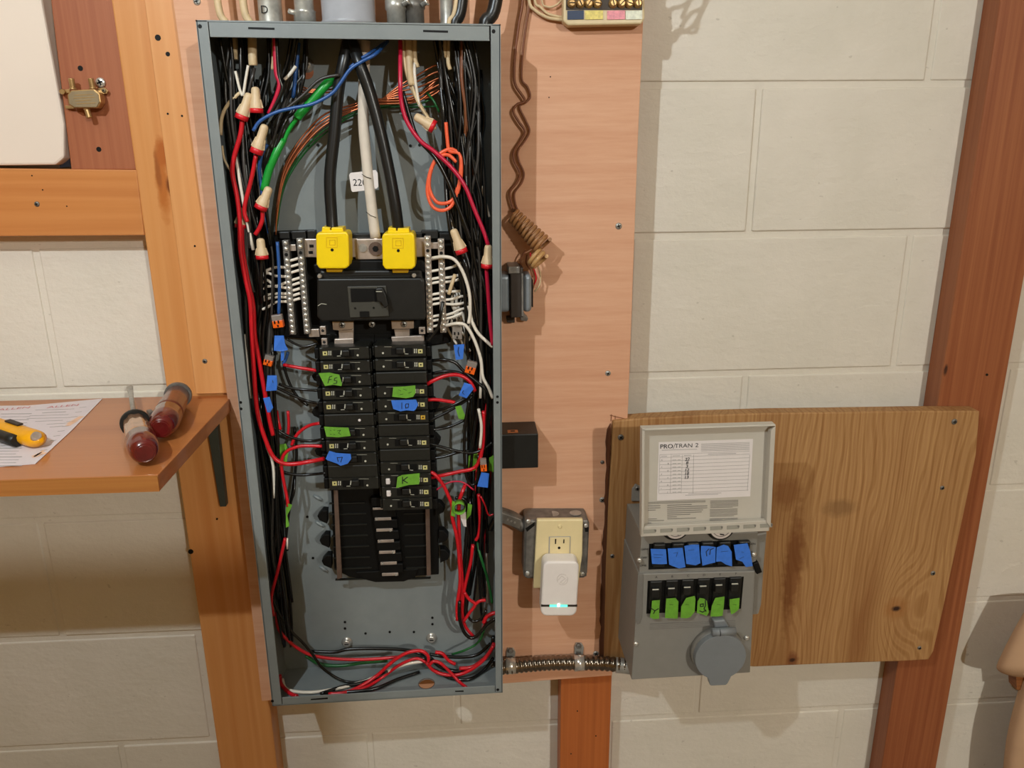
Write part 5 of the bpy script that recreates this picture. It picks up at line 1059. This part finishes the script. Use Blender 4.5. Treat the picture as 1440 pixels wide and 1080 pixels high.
gt = ([(917, 845), (928, 844), (927, 858), (927, 870), (919, 870.5), (914, 868), (916, 857)], [(937, 842), (950, 841), (954, 846), (953, 870), (945, 869.5), (935, 869)], [(965, 841), (977, 838), (978, 843), (977, 860), (971, 868), (965, 869.5), (957, 869), (958, 853)], [(984, 841), (990, 842), (994, 845), (997, 861), (994, 866), (988, 864), (980, 862), (981, 846)], [(1006, 841), (1019, 839), (1018, 852), (1016, 866), (1008, 867), (999, 867), (1001, 852)], [(1026, 843), (1040, 841), (1039, 857), (1033, 862), (1028, 864), (1026, 852)])
for i, tp in enumerate(gt):
    cx_ = 922+i*22.3; v_ = 835-i*1.6; cb_ = O('breaker', MB().bp(cx_-8.5, 818-i*1.1, cx_+8.5, 858-i*1.2, DT+.003, .008), 'black', ts, bevel=.0012)
    O('breaker_handle', MB().bp(cx_-5.5, v_-6, cx_+5.5, v_+6, DT+.010, .009), 'black', cb_, bevel=.0016); O('handle_mark', MB().bp(cx_-4.5, v_-6.4, cx_+4.5, v_-5.2, DT+.0103, .0008), 'tick', cb_)
    mk = {0: [[(915, 855), (921, 859), (926, 856)], [(921, 859), (919, 863)]], 3: [[(985, 850), (989, 849), (989, 853), (985, 853), (985, 850)], [(992, 844), (992, 852), (990, 856), (993, 860)], [(984, 859), (988, 861), (993, 858)]]}.get(i, [[(cx_-3, 850), (cx_+2, 850.5)]])
    tape(0, tp, DT+.0075, 'limetape', 'green masking tape strip'+(' with black scrawl' if i in (0, 3) else ''), mk, w=.0013 if i in (0, 3) else .0004, parent=cb_)
m = MB()
for i in range(4): lh(m, 914-i*.2, 1034, 878+i*2.3, .0005, -.045, DT+.0004)
lh(m, 915, 968, 877.5, .0010, -.045, DT+.0005)
O('warning_print', m, 'print', ts, kind='stuff')
for u, v in ((900, 789), (895, 907), (1051, 898.5), (1061, 781)): O('face_screw', MB().lathe(*yax(u, v, DT, DT+.0035), [(0, .0038), (.5, .0038), (1, .002)], 12), 'chrome', ts)
O('latch', MB().box(at(1064, 797, DT-.004), (.008, .008, .018), Matrix.Rotation(-.4, 3, 'Y')), 'jet', ts, bevel=.001)
# inlet cover
ic = O('inlet_housing', MB().cyl(*yax(1011, 921, DT-.001, DT+.012), .0385, .0370, 40), 'enclgrey', ts)
ctr = at(1013.5, 925, DT+.022); m = MB(); pts = []
R_ = .0360
for a_ in range(-62, 243, 8):
    x_, z_ = R_*math.cos(math.radians(a_)), R_*math.sin(math.radians(a_))
    pts.append(ctr+V((x_, 0, z_)))
pts += [ctr+V((-.0145, 0, -.0360)), ctr+V((-.0125, 0, -.0440)), ctr+V((-.0105, 0, -.0455)), ctr+V((.0105, 0, -.0455)), ctr+V((.0130, 0, -.0430)), ctr+V((.0165, 0, -.0340))]
m.prism(pts, V((0, .010, 0))); O('flip_cover', m, 'covergrey', ts, bevel=.0009)
O('hinge_arm', MB().plate([(1003, 873), (1020, 872), (1027, 884), (1030, 892), (1008, 893)], DT+.012, .012), 'covergrey', ts, bevel=.002)
O('hinge_barrel', MB().cyl(at(1001, 889, DT+.019), at(1034, 887, DT+.019), .0056, seg=18), 'covergrey', ts)
O('hinge_gap', MB().cyl(at(1011, 888.6, DT+.019), at(1012, 888.5, DT+.019), .0058, seg=18), 'jet', ts)

# ------------------------------------------------------------------ hanging cloth at the right edge
cl = T('hanging_cloth', 'peach coloured fabric hanging at the right edge of the picture', 'cloth', at(1435, 1078, .03))
def drape(name, rows, dbase, amp, mat, folds):
    m = MB(); n_ = 28; vs_ = []
    for (v, ul, ur) in rows:
        for j in range(n_+1):
            t = j/n_; u = ul+(ur-ul)*t; edge = math.sqrt(max(0, 1-(1-min(1, t*3))**2)); vs_.append(at(u, v, dbase+.05*edge*.6+amp*math.sin(t*folds+v*.012)))
    r_ = len(rows); m.add(vs_, [[i*(n_+1)+j, i*(n_+1)+j+1, (i+1)*(n_+1)+j+1, (i+1)*(n_+1)+j] for i in range(r_-1) for j in range(n_)], True)
    o_ = O(name, m, mat, cl); s_ = o_.modifiers.new('thick', 'SOLIDIFY'); s_.thickness = .004; s_.offset = -1; ss = o_.modifiers.new('sub', 'SUBSURF'); ss.levels = 1; ss.render_levels = 1
drape('upper_fold', [(846, 1446, 1700), (870, 1432, 1700), (895, 1418, 1700), (920, 1406, 1700), (938, 1398, 1700), (944, 1401, 1700), (950, 1412, 1700), (954, 1436, 1700)], .072, .006, 'cloth', 14)
drape('lower_fold', [(945, 1436, 1700), (970, 1430, 1700), (1000, 1421, 1700), (1040, 1412, 1700), (1085, 1408, 1700), (1200, 1400, 1700), (1400, 1390, 1700)], .062, .006, 'cloth', 18)
O('wooden_hanger', MB().plate([(1429, 952), (1500, 952), (1500, 972), (1430, 970)], .066, .02), wood('hanger_grain', (110, 64, 30), (140, 86, 44), (160, 102, 56), grain='x'), cl)
